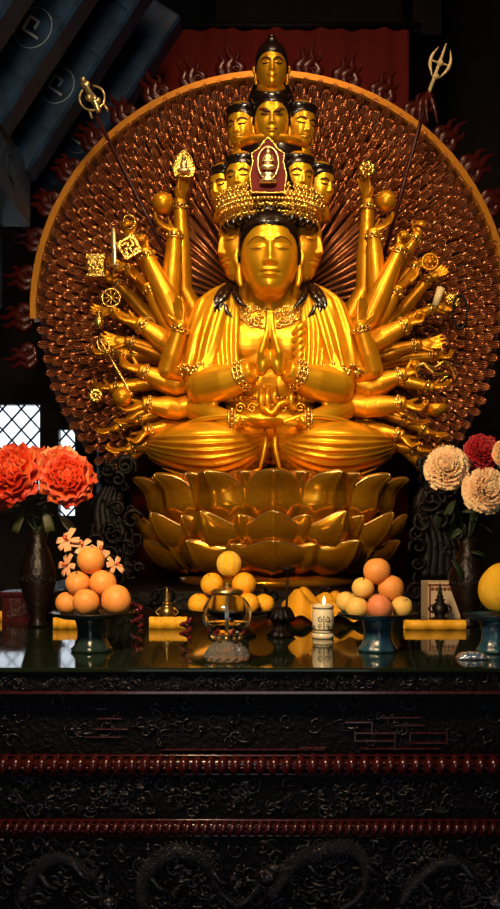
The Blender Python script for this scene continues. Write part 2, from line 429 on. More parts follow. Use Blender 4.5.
# --- robe over the shoulders, deep folds
for sg in (-1, 1):
    X = lambda q: 270+sg*q
    def fold(a, t): return 1+.055*sin(11*a+3*t*sg)*(.4+t)+.03*sin(17*a+1)+.035*sin(5*a)*t
    mb = MB()
    cv = bez([S(X(36), 291, .03), S(X(50), 313, .0), S(X(61), 345, -.06), S(X(70), 376, -.10)], 14)
    mb.tube(cv, lerps([R(12), R(25), R(25.5), R(21.5)], 14), 144, fn=fold)
    mb.build('shoulder_robe', 'gold', st)
    mb = MB()                                                     # the robe's front hem falling beside the chest, and its embroidered band
    for k in range(5):
        q = 29+k*4.4
        cv = bez([S(X(33+k*1.4), 297, -.09), S(X(q+5), 325, -.17), S(X(q+5), 360, -.19), S(X(q), 402, -.21)], 8)
        mb.tube(cv, [R(2.9)]*len(cv), 8)
    mb.build('robe_fold', 'gold', st)
    mb = MB()
    for k in range(60):
        t = k/59; a = PI*(.9+1.3*t) if sg > 0 else PI*(.1-1.3*t)
        c = S(X(70), 372, -.11); q = Vector((cos(a)*R(23), sin(a)*R(20) if sin(a) < 0 else sin(a)*R(20), 0))
        mb.ell(c+q+Vector((0, 0, random.uniform(-.04, .03))), R(2.3), None, 6, 5)
    mb.build('sleeve_band', 'gold_orn', st)
    mb = MB()                                                     # sleeve flaring off the shoulder
    for k in range(9):
        cv = bez([S(X(52+k), 300+k*2, -.05), S(X(64+k*1.3), 322+k*3, -.06-.01*k), S(X(70+k*1.0), 350+k*1.5, -.02)], 6)
        mb.tube(cv, lerps([R(2), R(3.2), R(1.5)], 6), 8)
    mb.build('sleeve_fold', 'gold', st)
    mb = MB()                                                     # hair locks on the shoulder
    for (x1, y1, x2, y2) in ((32, 300, 24, 303), (46, 306, 36, 316), (50, 305, 46, 322), (54, 302, 57, 318), (46, 298, 62, 309)):
        cv = bez([S(X(28), 284, .03), S(X((28+x1)/2+4), 290, -.05), S(X(x1), y1, -.15), S(X(x2), y2+4, -.17)], 6)
        mb.tube(cv, lerps([R(5), R(5), R(4), R(.8)], 6), 8)
    mb.build('hair_lock', 'hair', st)

# necklace: a crescent of pierced gold relief on the chest
def chest_y(x, py):      # front of the chest ellipsoids, in statue depth offset
    best = 0
    for (cx, cy, dy, rx, ry, rz) in ((270, 342, .02, 58, 27, 50), (250, 340, -.10, 26, 10, 20), (290, 340, -.10, 26, 10, 20)):
        q = 1-((x-cx)/rx)**2-((py-cy)/rz)**2
        if q > 0: best = min(best, dy-R(ry)*math.sqrt(q))
    return best
mb = MB()
for i in range(260):
    a = random.uniform(-1.15, 1.15); t = random.random()
    x = 270+sin(a)*(30+6*t); y = 303+cos(a)*(8+22*t)-4
    if abs(x-270) < 7 and y > 318: continue
    mb.ell(S(x, y, chest_y(x, y)-.012), (R(1.9), .018, R(1.7)), Matrix.Rotation(random.random()*3, 3, 'Y'), 7, 5)
for (ra, rb, w) in ((30, 4, 1.1), (38, 27, 1.3)):
    pts = [S(270+sin(a)*ra, 303+cos(a)*rb-2, chest_y(270+sin(a)*ra, 303+cos(a)*rb-2)-.014) for a in [(-1.3+2.6*k/30) for k in range(31)]]
    mb.tube(pts, R(w), 8)
for sg in (-1, 1): mb.spiral(S(270+sg*18, 322, chest_y(288, 322)-.02), R(6), 1.6, R(1), 0, sg); mb.spiral(S(270+sg*30, 312, chest_y(300, 312)-.02), R(5), 1.6, R(1), 1, sg)
mb.build('necklace', 'gold_orn', st)
mb = MB()                                                          # knotted scarf across the chest
for k in range(6): mb.tube(bez([S(306-k, 322+k*7, -.22), S(300, 327+k*7, -.25), S(292+k*.4, 335+k*7, -.23)], 5), lerps([R(2), R(3.6), R(2)], 5), 8)
mb.build('scarf', 'gold', st)
mb = MB()                                                          # belt, sash loops and pendants
mb.tube(bez([S(228, 400, -.12), S(250, 404, -.20), S(270, 405, -.22), S(290, 404, -.20), S(312, 400, -.12)], 6), R(4.2), 10)
mb.tube(bez([S(228, 408, -.12), S(250, 412, -.20), S(270, 413, -.22), S(290, 412, -.20), S(312, 408, -.12)], 6), R(3.2), 10)
for (x, y0, y1) in ((262, 388, 412), (268, 386, 410), (275, 388, 404), (292, 388, 410)):
    mb.tube(bez([S(x, y0, -.27), S(x-1, (y0+y1)/2, -.30), S(x+1, y1, -.29)], 5), lerps([R(3), R(3.6), R(2)], 5), 8)
mb.tube(bez([S(264, 408, -.3), S(272, 413, -.31), S(280, 404, -.31), S(290, 402, -.3), S(296, 410, -.29)], 5), R(2.6), 8)
for x in (240, 252, 284, 300): mb.spiral(S(x, 408, -.25), R(5), 1.5, R(1.2), 0, 1)
mb.build('belt', 'gold', st)
mb = MB()
for x in range(230, 312, 3): mb.ell(S(x, 398+((x-270)/20)**2*-.4, -.14-.08*math.sqrt(max(0, 1-((x-270)/48)**2))), R(1.5), None, 6, 5)
mb.build('belt_beads', 'gold_orn', st)
# --- crossed legs under pleated cloth
mb = MB()
for sg in (-1, 1):
    rows = []; nu, nv = 150, 90; rx, ry, rz = R(66), .46, R(29)
    c = S(270+sg*58, 449, .02)
    for i in range(nv+1):
        ph = .02+(PI-.04)*i/nv; row = []
        for j in range(nu):
            th = -2*PI*j/nu
            nx, ny, nz = sin(ph)**.9*cos(th), sin(ph)**.9*sin(th), cos(ph)
            px_, pz_ = nx*66*sg, -nz*29       # px, px down
            # nested curved pleats sweeping from the lap round the knee
            t_ = (pz_+17)/(44*math.sqrt(max(.02, 1-((px_-7)/67)**2))); f_ = (max(0, t_)**1.25*6.5+.25) % 1
            amp = ss(.14, .3, t_)*(1-ss(-.3, .3, ny))
            d = amp*(.026*math.exp(-((f_-.5)/.17)**2)-.008)
            tap = 1-.20*(nx*sg) * 1.0 if nx*sg > 0 else 1
            row.append(c+Vector((nx*(rx+d), ny*(ry+d), nz*(rz+d)*tap)))
        rows.append(row)
    mb.grid(rows, True, False, True)
mb.build('leg_drapery', 'gold', st)
mb = MB()
for sg in (-1, 1):                                                 # hem lines and hanging folds at the middle
    X = lambda q: 270+sg*q
    for k in range(1):
        mb.tube(bez([S(X(5+k*5), 428, -.38), S(X(5+k*7), 446, -.44), S(X(10+k*14), 469+k*1.2, -.43)], 6), lerps([R(1.2), R(2.4), R(1.4)], 6), 8)
    mb.tube(bez([S(X(10), 470, -.46), S(X(40), 479, -.48), S(X(80), 477, -.38), S(X(108), 468, -.18)], 8), lerps([R(2.2), R(2.2), R(2.2), R(.5)], 8), 8)
    mb.tube(bez([S(X(8), 424, -.36), S(X(36), 416, -.36), S(X(70), 420, -.28), S(X(98), 432, -.12)], 8), R(2.6), 8)
mb.build('hem', 'gold', st)
for sg in (-1, 1):
    mb = MB(); c = S(270+sg*38, 421, -.315)
    for off in (-3, 3): mb.tube([c+Vector((sg*R(off), 0, 0))+Vector((0, cos(a), sin(a)))*R(10.5) for a in [2*PI*k/24 for k in range(24)]], R(1.2), 6, closed=True)
    for k in range(14): a = 2*PI*k/14; mb.ell(c+Vector((0, cos(a), sin(a)))*R(10.8), R(1.9), None, 6, 5)
    mb.build('bangle', 'gold_orn', st)
mb = MB(); c = S(263, 423, -.46)                                    # shallow bowl-like lap hands with bangles
mb.lathe([(.02, -.035), (.07, -.03), (.115, .0), (.125, .02), (.112, .02), (.07, -.01), (.02, -.02)], c, 40)
for sg in (-1, 1):
    hand(mb, S(270+sg*34, 424, -.38), (-sg*1, -.35, -.05), (0, -.3, 1), R(30), (.2, .2, .2), .1, sg)
mb.build('lap_hands', 'gold', st)

# --- the large head and the side faces
HEAD = empty('head', S(270, 236, -.20), None, None); HEAD.parent = st; HEAD.location = HEAD.location-st.location
def headpart(mbs, mats, c, h, yaw, tilt, name, parent, sx=1.):
    m = MB(); m.add(mbs, place(c, h, yaw, tilt, sx)); return m.build(name, mats, parent)
fine = head_mb(150, 130, lw=.008); cap = cap_mb(1.0, False, .40, .03, .655)
FM = ['gold', 'line', 'lip']
hc = S(270, 241, -.42)+Vector((0, .22, 0))
hf = headpart(fine, ['gold', 'line', 'gold'], hc, R(45.5), 0, .03, 'face', HEAD, 1.03); headpart(cap, 'hair', hc, R(45.5), 0, .03, 'hair', HEAD, 1.03)
for sg in (-1, 1):
    sf = empty('side_head', S(270+sg*23, 243, -.02), None, None); sf.parent = st; sf.location = sf.location-st.location
    c = S(270+sg*23, 243, -.02)
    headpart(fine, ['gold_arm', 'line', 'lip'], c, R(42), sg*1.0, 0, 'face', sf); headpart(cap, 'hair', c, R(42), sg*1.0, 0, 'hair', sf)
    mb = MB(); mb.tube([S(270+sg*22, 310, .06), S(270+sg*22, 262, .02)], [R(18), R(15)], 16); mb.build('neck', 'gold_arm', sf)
# --- the tiers of small heads
coarse = head_mb(72, 66, lw=.030); angry = head_mb(72, 66, 1., lw=.042)
scap = cap_mb(.86, False, .42, .02, .67); tcap = cap_mb(1.0, True, .40, .03, .66)
rimcap = MB(); rimcap.lathe([(.60, .50), (.68, .52), (.76, .78), (.72, .84), (.40, .92), (.05, .94)], (0, 0.05, 0), 32)
def mini(px, py, dy, hp, yaw, src=coarse, cp=scap, tilt=.12, neck=True, nm='small_head'):
    hp *= 1.05
    c = S(px, py, dy-R(hp)*.7)+Vector((0, R(hp)*.7, 0)); e = empty(nm, c, None, None); e.parent = st; e.location = c-st.location
    headpart(src, FM, c, R(hp), yaw, tilt, 'face', e, 1.12)
    headpart(cp, 'hair', c, R(hp), yaw, tilt, 'hair', e, 1.12)
    if src is not None and cp is scap: headpart(rimcap, 'hair', c, R(hp)*.93, yaw, tilt, 'headband', e, 1.12)
    if neck:
        m = MB(); m.tube([c+Vector((0, .06, -R(hp)*1.5)), c+Vector((0, .04, -R(hp)*.7))], [R(hp)*.62, R(hp)*.42], 14); m.build('neck', 'gold_arm', e)
mini(225, 180, -.02, 21, -.75); mini(242, 170, -.14, 22, -.35); mini(298, 170, -.14, 22, .35); mini(320, 179, -.02, 21, .75)
mini(243, 119, -.10, 21.5, -.5); mini(301, 118, -.10, 21.5, .5); mini(272, 110, -.20, 24, 0, angry, scap, .1)
mini(272, 59, -.12, 21.5, 0, coarse, tcap, .05)
mb = MB()                                                          # the dark core that carries the tiers
mb.tube([S(271, 205, .02), S(271, 150, .02), S(271, 100, .02), S(271, 62, .0)], [R(44), R(36), R(24), R(10)], 24)
mb.build('tier_core', 'hair', st)
for (x, y, rr) in ((271, 147, 35), (271, 90, 15)):
    mb = MB(); mb.ell(S(x, y, -.08), (R(rr), R(rr*.8), R(8)), None, 24, 10); mb.build('tier_collar', 'gold_arm', st)
# --- crown
mb = MB(); cc = S(271, 203, -.42)+Vector((0, .30, 0)); mb.mi = 0
for (rr, z, w) in ((49, 1, 2.0), (51, 12, 2.0)):
    mb.tube([cc+Vector((R(rr)*sin(a), -R(rr)*.82*cos(a), R(z))) for a in [2*PI*k/64 for k in range(64)]], R(w), 8, closed=True)
for q, (n, z, rr, sz) in enumerate(((38, -5, 46, 5.0), (38, 2, 48, 5.6), (36, 10, 51, 6.0), (32, 18, 51, 4.6))):
    for i in range(n):
        a = 2*PI*(i+.5*(q % 2))/n; c = cc+Vector((R(rr)*sin(a), -R(rr)*.84*cos(a), R(z)))
        for k in range(6):
            b = 2*PI*k/6; t = Vector((cos(a)*cos(b), sin(a)*cos(b), sin(b)))
            mb.ell(c+t*R(sz*.62), R(sz*.34), None, 6, 5)
        mb.ell(c+Vector((sin(a), -cos(a), 0))*R(1.2), R(sz*.36), None, 7, 5)
        if q == 1: mb.spiral(c+Vector((sin(a), -cos(a), 0))*R(2), R(4.4), 1.4, R(.9), a, 1, ax=((cos(a), sin(a), 0), (0, 0, 1)))
mb.build('crown', 'gold_orn', st)
mb = MB(); mb.lathe([(R(38), R(-9)), (R(41), R(-3)), (R(42), R(12)), (R(36), R(14))], cc, 48)
for k in range(26): a = 2*PI*k/26; mb.ell(cc+Vector((R(43)*sin(a), -R(43)*.84*cos(a), R(-10))), (R(5.4), R(5.4), R(4.6)), None, 10, 8)
mb.build('hair_roll', 'hair', st)
mb = MB()                                                           # crown side ribbons and brow band under the crown
for k in range(46):
    a = -1.5+3*k/45; mb.ell(S(270, 217, -.42)+Vector((0, .22, 0))+Vector((R(49)*sin(a), -R(41)*cos(a), R(15))), R(1.8), None, 7, 5)
mb.build('brow_band', 'gold_orn', st)
# --- the red niche with a standing figure, in front of the tiers
mb = MB(); c = S(268, 168, -.46)
def niche_outline(s): return [(-15, -24), (-17, -8), (-14, 4), (-15, 12), (-8, 17), (-4, 23), (0, 27), (4, 23), (8, 17), (15, 12), (14, 4), (17, -8), (15, -24)]
ol = niche_outline(1); front = [c+Vector((R(x), -.02, R(z))) for x, z in ol]; back = [c+Vector((R(x), .05, R(z))) for x, z in ol]
mb.grid([back, front], True, False, True, False); niche = mb.build('niche', 'redboard', st)
mb = MB(); mb.tube(front, R(1.), 6, closed=True); mb.build('niche_border', 'gold_orn', niche)
mb = MB(); c2 = c+Vector((0, -.04, 0))
mb.tube([c2+Vector((R(9.5*cos(a)), 0, R(2+15*sin(a)))) for a in [2*PI*k/32 for k in range(32)]], R(.9), 6, closed=True)
mb.ell(c2+Vector((0, 0, R(12))), R(2.4)); mb.ell(c2+Vector((0, 0, R(15))), R(1.2)); mb.ell(c2+Vector((0, 0, R(5))), (R(4.2), R(2), R(6)))
mb.ell(c2+Vector((0, -.01, R(-2))), (R(6.5), R(3), R(3))); mb.tube([c2+Vector((R(-3), -.02, R(8))), c2+Vector((R(-5), -.03, R(2))), c2+Vector((0, -.05, R(1)))], R(1), 6); mb.tube([c2+Vector((R(3), -.02, R(8))), c2+Vector((R(5), -.03, R(2))), c2+Vector((0, -.05, R(1)))], R(1), 6)
mb.lathe([(R(7), R(-9)), (R(4), R(-11)), (R(8), R(-15)), (R(8), R(-17))][::-1], c2, 16)
mb.build('niche_figure', 'gold_pale', niche)

# --- the arms
KS = {'cup': ((.25, .45, .4), .18), 'open': ((.12, .22, .2), .16), 'fist': ((1.1, 1.35, .9), .02), 'up': ((.05, .12, .15), .05), 'mudra': ((.3, .9, .5), .2)}
def arm(pts, rads, hd, hn, pose='open', hl=27, th=1, m='gold_arm', vox=.0065, bangle=True):
    """pts: (px, py, dy) shoulder, elbow, wrist"""
    q = [S(*p) for p in pts]; mb = MB()
    mb.tube([q[0], q[0].lerp(q[1], .6), q[1]], [R(rads[0]), R((rads[0]+rads[1])/2*1.02), R(rads[1])], 18)
    mb.ell(q[1], R(rads[1]*1.02), None, 18, 12)
    mb.tube([q[1], q[1].lerp(q[2], .35), q[1].lerp(q[2], .8), q[2], q[2]+(q[2]-q[1]).normalized()*R(3)], [R(rads[1]), R(rads[1]*1.02), R(rads[2]*1.08), R(rads[2]), R(rads[2]*.9)], 18)
    cu, sp = KS[pose]
    hand(mb, q[2], hd, hn, R(hl)*1.16, cu, sp, th, 1.2 if pose == 'fist' else .5)
    o = remesh(mb.build('arm', m, st), vox, 2)
    if bangle:
        b = MB(); d = (q[2]-q[1]).normalized(); up = Vector((0, 0, 1)) if abs(d.z) < .8 else Vector((1, 0, 0)); u = d.cross(up).normalized(); v = d.cross(u)
        for off in (2.2, 5.6):
            c = q[2]-d*R(off); rr = R(rads[2]*1.13)
            b.tube([c+(u*cos(a)+v*sin(a))*rr for a in [2*PI*k/24 for k in range(24)]], R(.95), 6, closed=True)
        c = q[2]-d*R(3.9)
        for k in range(12):
            a = 2*PI*k/12; b.ell(c+(u*cos(a)+v*sin(a))*R(rads[2]*1.17), R(1.35), None, 6, 5)
        b.ell(c+Vector((0, -1, 0))*R(rads[2]*1.2)+d*0, (R(2.6), R(1.6), R(2.6)), None, 8, 6)
        b.build('bangle', 'gold_orn', o)
    return o
LA = [  # shoulder, elbow, wrist, radii, hand direction, palm normal, pose, thumb, length
 ([(200,345,.12),(170,300,.0),(175,232,-.05)], (11,10,7.2), (-1,-.2,.5), (.3,-.5,.9), 'cup', -1, 26),
 ([(205,330,.25),(184,290,.20),(180,203,.12)], (10,9,6.5), (.15,-.1,1), (.6,-.6,.3), 'open', 1, 26),
 ([(198,345,.05),(176,318,-.02),(145,252,-.08)], (12,11.5,7.5), (-.1,-.1,1), (-.5,-1,.1), 'fist', 1, 24),
 ([(198,340,.2),(165,296,.16),(131,236,.1)], (10,9,6), (-.3,0,1), (0,-1,.2), 'fist', -1, 22),
 ([(200,345,.15),(172,330,.06),(148,286,.0)], (11,10,7), (-.9,-.1,.7), (0,-.6,1), 'open', 1, 27),
 ([(200,372,.02),(172,347,-.04),(139,323,-.12)], (11.5,11.5,7.5), (-1,-.1,.25), (0,-.5,1), 'cup', -1, 28),
 ([(200,378,-.02),(168,369,-.14),(181,325,-.22)], (10,10,7.5), (-.1,0,1), (-.7,-1,0), 'up', 1, 25),
 ([(200,365,.2),(165,356,.15),(128,342,.1)], (9,8.5,6), (-1,0,.1), (0,-1,.3), 'open', 1, 26),
 ([(202,380,.0),(175,385,-.05),(141,371,-.12)], (11,11.5,7), (-1,-.1,.35), (0,-.6,1), 'mudra', -1, 27),
 ([(204,402,-.02),(178,409,-.06),(145,404,-.12)], (11,11,7), (-1,-.1,-.35), (0,-.5,1), 'cup', -1, 27),
 ([(200,398,.15),(165,412,.08),(137,421,.04)], (6,6,4.5), (-1,0,-.1), (0,-.5,1), 'open', 1, 22),
 ([(205,425,.1),(172,426,.02),(146,431,-.05)], (8,8,5.5), (-.7,-.2,-.8), (-.5,-.5,.6), 'mudra', -1, 24),
 ([(205,432,.15),(160,440,.12),(130,449,.06)], (8,8,5.5), (-1,0,-.2), (0,-.5,1), 'cup', 1, 24),
 # dimmer arms further back
 ([(200,350,.35),(158,300,.32),(128,268,.28)], (8,7.5,5.5), (-1,0,.3), (0,-1,.3), 'cup', 1, 22),
 ([(200,355,.38),(150,318,.36),(116,282,.34)], (8,7.5,5.5), (-1,0,.6), (0,-1,.3), 'open', -1, 22),
 ([(200,365,.38),(150,330,.36),(112,312,.34)], (8,7.5,5.2), (-1,0,.1), (0,-1,.3), 'open', 1, 22),
 ([(200,372,.38),(148,356,.36),(110,352,.3)], (8,7.5,5.2), (-1,-.1,-.1), (0,-.6,1), 'mudra', -1, 22),
 ([(200,380,.38),(146,384,.36),(112,388,.3)], (8,7.5,5.2), (-1,-.1,.1), (0,-.6,1), 'cup', -1, 22),
 ([(200,395,.38),(148,412,.34),(118,428,.3)], (8,7.5,5.2), (-1,-.1,-.3), (0,-.6,1), 'open', 1, 22),
 ([(205,410,.38),(150,440,.34),(122,466,.3)], (8,7.5,5.2), (-.8,-.1,-.5), (0,-.6,1), 'mudra', -1, 22),
]
random.seed(3)
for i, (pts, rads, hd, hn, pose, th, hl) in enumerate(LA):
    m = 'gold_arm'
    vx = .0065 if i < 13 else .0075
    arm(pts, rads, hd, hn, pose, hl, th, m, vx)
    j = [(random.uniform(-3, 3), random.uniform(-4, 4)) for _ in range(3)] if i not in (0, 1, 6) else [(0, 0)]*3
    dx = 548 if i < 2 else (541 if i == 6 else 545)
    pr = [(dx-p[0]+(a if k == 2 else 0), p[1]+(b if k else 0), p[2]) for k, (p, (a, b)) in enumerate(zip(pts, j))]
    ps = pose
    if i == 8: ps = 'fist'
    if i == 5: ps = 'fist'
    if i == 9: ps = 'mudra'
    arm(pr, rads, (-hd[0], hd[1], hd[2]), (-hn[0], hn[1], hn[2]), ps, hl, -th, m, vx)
for sg in (-1, 1):                                                 # bangles on the praying wrists
    b = MB(); w = S(270+sg*22, 373, -.35); d = (S(270+sg*42, 382, -.27)-w).normalized(); u = d.cross(Vector((0, 0, 1))).normalized(); v = d.cross(u)
    for off in (0, 4, 8):
        c = w+d*R(off); rr = R(12+off*.28)
        b.tube([c+(u*cos(a)+v*sin(a))*rr for a in [2*PI*k/28 for k in range(28)]], R(1.2), 6, closed=True)
    for off in (2, 6):
        for k in range(16):
            a = 2*PI*k/16; b.ell(w+d*R(off)+(u*cos(a)+v*sin(a))*R(12.6+off*.28), R(1.7), None, 6, 5)
    b.build('bangle', 'gold_orn', st)

# --- things held in the hands
def one(name, mb, mats, label, cat, group=None):
    loc = Vector((0, 0, 0))
    n = len(mb.v); c = Vector((sum(v[0] for v in mb.v)/n, sum(v[1] for v in mb.v)/n, min(v[2] for v in mb.v)))
    o = mb.build(name, mats, None)
    for v in o.data.vertices: v.co -= c
    o.location = c; return tag(o, label, cat, group)
def ball(c, r, label):
    m = MB(); m.ell(c, r, None, 32, 20); m.tube([c+Vector((r*1.0*cos(a), r*1.0*sin(a), 0)) for a in [2*PI*k/32 for k in range(32)]], r*.03, 5, closed=True); return one('golden_ball', m, 'copper' if 0 else 'gold_arm', label, 'ball')
ball(S(163, 203, -.12), R(10.5), 'smooth gold ball cupped in the raised hand beside the seated-figure plaque')
ball(S(386, 201, -.12), R(10), 'smooth gold ball cupped in the raised hand below the flower-shaped gold cluster')
ball(S(122, 397, -.18), R(9.5), 'gold ball low in the hand above the red peonies')
def plaque_figure():
    m = MB(); c = S(184, 167, .05); k = R(1)
    ol = [(-9, -10), (-11, -2), (-8, 7), (-3, 14), (0, 16), (3, 14), (8, 7), (11, -2), (9, -10)]
    fr = [c+Vector((x*k, -.01, z*k)) for x, z in ol]; bk = [c+Vector((x*k, .03, z*k)) for x, z in ol]
    m.grid([bk, fr], True, False, True, False); m.tube(fr, k*1.2, 6, closed=True); m.mi = 1
    c = c+Vector((0, -.03, 0))
    m.ell(c+Vector((0, 0, 7*k)), 2.4*k); m.ell(c, (3.6*k, 2*k, 5*k)); m.ell(c+Vector((0, -.01, -6*k)), (7*k, 3*k, 2.6*k)); m.ell(c+Vector((0, 0, 10*k)), 1.2*k)
    one('figure_plaque', m, ['gold_orn', 'gold_pale'], 'small leaf-shaped gold plaque with a seated figure, held in a raised hand', 'plaque')
plaque_figure()
m = MB(); c = S(367, 170, .05)
for k in range(14):
    a = 2*PI*k/14; m.ell(c+Vector((R(6)*cos(a), -.02*(k % 2), R(5)*sin(a)*1.1)), (R(3.2), R(2.2), R(3.2)), None, 8, 6)
for k in range(7): m.ell(c+Vector((R(2.6)*cos(k), -.04, R(2.6)*sin(k))), R(1.9), None, 8, 6)
m.ell(c, (R(6), R(3), R(6)))
one('flower_cluster', m, 'gold_orn', 'bright gold flower-shaped cluster on top of a raised hand', 'ornament')
# diamond plaque with the hooked-cross emblem
m = MB(); c = S(129.5, 247.5, -.16); rot = Matrix.Rotation(math.radians(-31), 3, 'Y'); B = lambda x, z: c+rot @ Vector((R(x*.84), 0, R(z*.84)))
for a, b in (((-10, -10), (10, -10)), ((10, -10), (10, 10)), ((10, 10), (-10, 10)), ((-10, 10), (-10, -10))): m.bar(B(*a), B(*b), R(2.2), .03)
for a, b in (((0, -6.5), (0, 6.5)), ((-6.5, 0), (6.5, 0)), ((0, 6), (-6.5, 6)), ((0, -6), (6.5, -6)), ((-6, 0), (-6, -6.5)), ((6, 0), (6, 6.5)), ((-6, -6), (-9, -9)), ((6, 6), (9, 9)), ((-6.5, 6), (-9, 9)), ((6.5, -6), (9, -9))): m.bar(B(*a), B(*b), R(2.1), .022)
one('emblem_plaque', m, 'gold_orn', 'open square gold plaque with a hooked cross, held up by a fist', 'plaque')
# wheel
m = MB(); c = S(111, 298, .02)
m.tube([c+Vector((R(9)*cos(a), 0, R(9)*sin(a))) for a in [2*PI*k/40 for k in range(40)]], R(1.3), 8, closed=True)
m.ell(c, (R(2.4), R(1.6), R(2.4)))
for k in range(8): a = PI*k/4; m.tube([c, c+Vector((R(8.6)*cos(a), 0, R(8.6)*sin(a)))], R(.75), 6)
one('spoked_wheel', m, 'gold_orn', 'small gold eight-spoked wheel standing above an outstretched hand', 'wheel')
m = MB(); c = S(97, 268, .2); m.box(c+Vector((R(-8), -.05, R(-9))), c+Vector((R(8), .05, R(9)))); m.box(c+Vector((R(-9.5), -.06, R(7))), c+Vector((R(9.5), .06, R(12)))); m.box(c+Vector((R(-9), -.06, R(-11))), c+Vector((R(9), .06, R(-8))))
for k in range(18): m.ell(c+Vector((R(random.uniform(-6, 6)), -.055, R(random.uniform(-7, 5)))), (R(2), R(.8), R(1.6)), None, 6, 5)
one('gold_casket', m, 'gold_orn', 'small square gold casket with relief, above the spoked wheel', 'casket')
m = MB(); a, b = S(115, 270, .05), S(113, 226, .05)
m.tube([a, a.lerp(b, .2), a.lerp(b, .9), b], [R(1.4), R(2.6), R(2.4), R(.4)], 8, flat=.4); m.ell(a.lerp(b, .12), (R(5), R(1.5), R(1.4)))
one('short_sword', m, 'gold_pale', 'short pale upright sword beside the square open plaque', 'sword')
m = MB(); c = S(129, 222, .08)
m.tube([c+Vector((R(6)*cos(q), 0, R(7)*sin(q))) for q in [2*PI*k/28 for k in range(28)]], R(1.3), 8, closed=True)
one('gold_ring', m, 'gold_orn', 'gold ring held in the fist above the square open plaque', 'ring')
def vajra(a, b, label, w=1.5):
    m = MB(); m.tube([a, a.lerp(b, .3), a.lerp(b, .8), b], [R(w*.5), R(w), R(w), R(w*.7)], 8)
    d = (a-b).normalized(); s_ = d.cross(Vector((0, 1, 0)))
    for q in (-1, 0, 1):
        m.tube(bez([a, a+s_*R(5*q)+d*R(4), a+s_*R(4.5*q)+d*R(12), a+s_*R(2*q)+d*R(17)], 5), lerps([R(1.4), R(1.4), R(1.2), R(.5)], 5), 6)
    m.ell(a, R(2.6)); m.ell(b, R(2.2)); m.ell(a.lerp(b, .5), R(2.2))
    one('three_pronged_scepter', m, 'gold_orn', label, 'scepter')
vajra(S(107, 352, -.12), S(131, 394, -.2), 'slender three-pronged rod slanting down to the gold ball above the peonies')
m = MB(); c = S(99, 322, .2); m.lathe([(R(3), R(-7)), (R(5), R(-4)), (R(5.5), R(1)), (R(3), R(5)), (R(2), R(8)), (R(4), R(10)), (R(1), R(11))], c, 18); one('small_vase', m, 'gold_orn', 'small gold vase held beneath the spoked wheel', 'vase')
m = MB(); c = S(96, 396, .12)
for k in range(10): a = 2*PI*k/10; m.ell(c+Vector((R(5)*cos(a), -.02, R(5)*sin(a))), (R(2.6), R(1.8), R(3.2)), Matrix.Rotation(-a, 3, 'Y'), 8, 6)
m.ell(c, R(4.5)); one('gold_flower', m, 'gold_orn', 'round gold flower beside the low gold ball, near the peonies', 'ornament')
# right side
m = MB(); a, b = S(441, 304, .1), S(435, 290, .1); a, b = S(435, 306, .1), S(441, 288, .1)
m.tube([a, b], [R(3.4), R(4.2)], 16); one('scroll', m, 'cream', 'short cream-coloured rolled scroll above an outstretched right fist', 'scroll')
m = MB()
for k in range(34):
    t = k/33; a = -PI*.5+2*PI*t; c = S(460+7*cos(a), 312+14*sin(a)*1.2, .05); m.ell(c, R(1.7), None, 7, 5)
one('prayer_beads', m, 'bronze', 'loop of small dark prayer beads hanging from an outer hand', 'beads')
m = MB(); m.tube(bez([S(418, 378, -.2), S(416, 368, -.22), S(424, 364, -.24), S(434, 368, -.22), S(444, 362, -.2), S(452, 368, -.18), S(456, 380, -.16)], 6), R(1.6), 8)
m.tube(bez([S(424, 364, -.24), S(436, 374, -.24), S(448, 374, -.2), S(440, 382, -.2)], 6), R(1.4), 8)
one('rope', m, 'gold_orn', 'looped gold rope draped over an open hand above the pale carnations', 'rope')
m = MB(); c = S(452, 300, .2)
m.ell(c, (R(9), R(5), R(8)), None, 16, 12)
for k in range(24): m.ell(c+Vector((R(random.uniform(-8, 8)), -R(4), R(random.uniform(-7, 7)))), R(1.8), None, 6, 5)
one('gold_conch', m, 'gold_orn', 'knobbly gold shell held out beside the prayer beads', 'ornament')
m = MB(); c = S(430, 262, .15); m.tube([c+Vector((R(8)*cos(q), 0, R(8)*sin(q))) for q in [2*PI*k/24 for k in range(24)]], R(1.5), 8, closed=True); m.ell(c, R(3.4))
for k in range(6): a = PI*k/3; m.ell(c+Vector((R(5)*cos(a), 0, R(5)*sin(a))), R(1.8), None, 6, 5)
one('round_mirror', m, 'gold_arm', 'round pierced gold disc held by a back hand under the upper right fist', 'ornament')
m = MB(); c = S(436, 410, -.1); m.lathe([(R(3), R(-6)), (R(10), R(-2)), (R(11), R(5)), (R(9.6), R(5)), (R(4), R(0))], c, 24); one('alms_bowl', m, 'gold_arm', 'small gold bowl resting in the lowest big right hand', 'bowl')
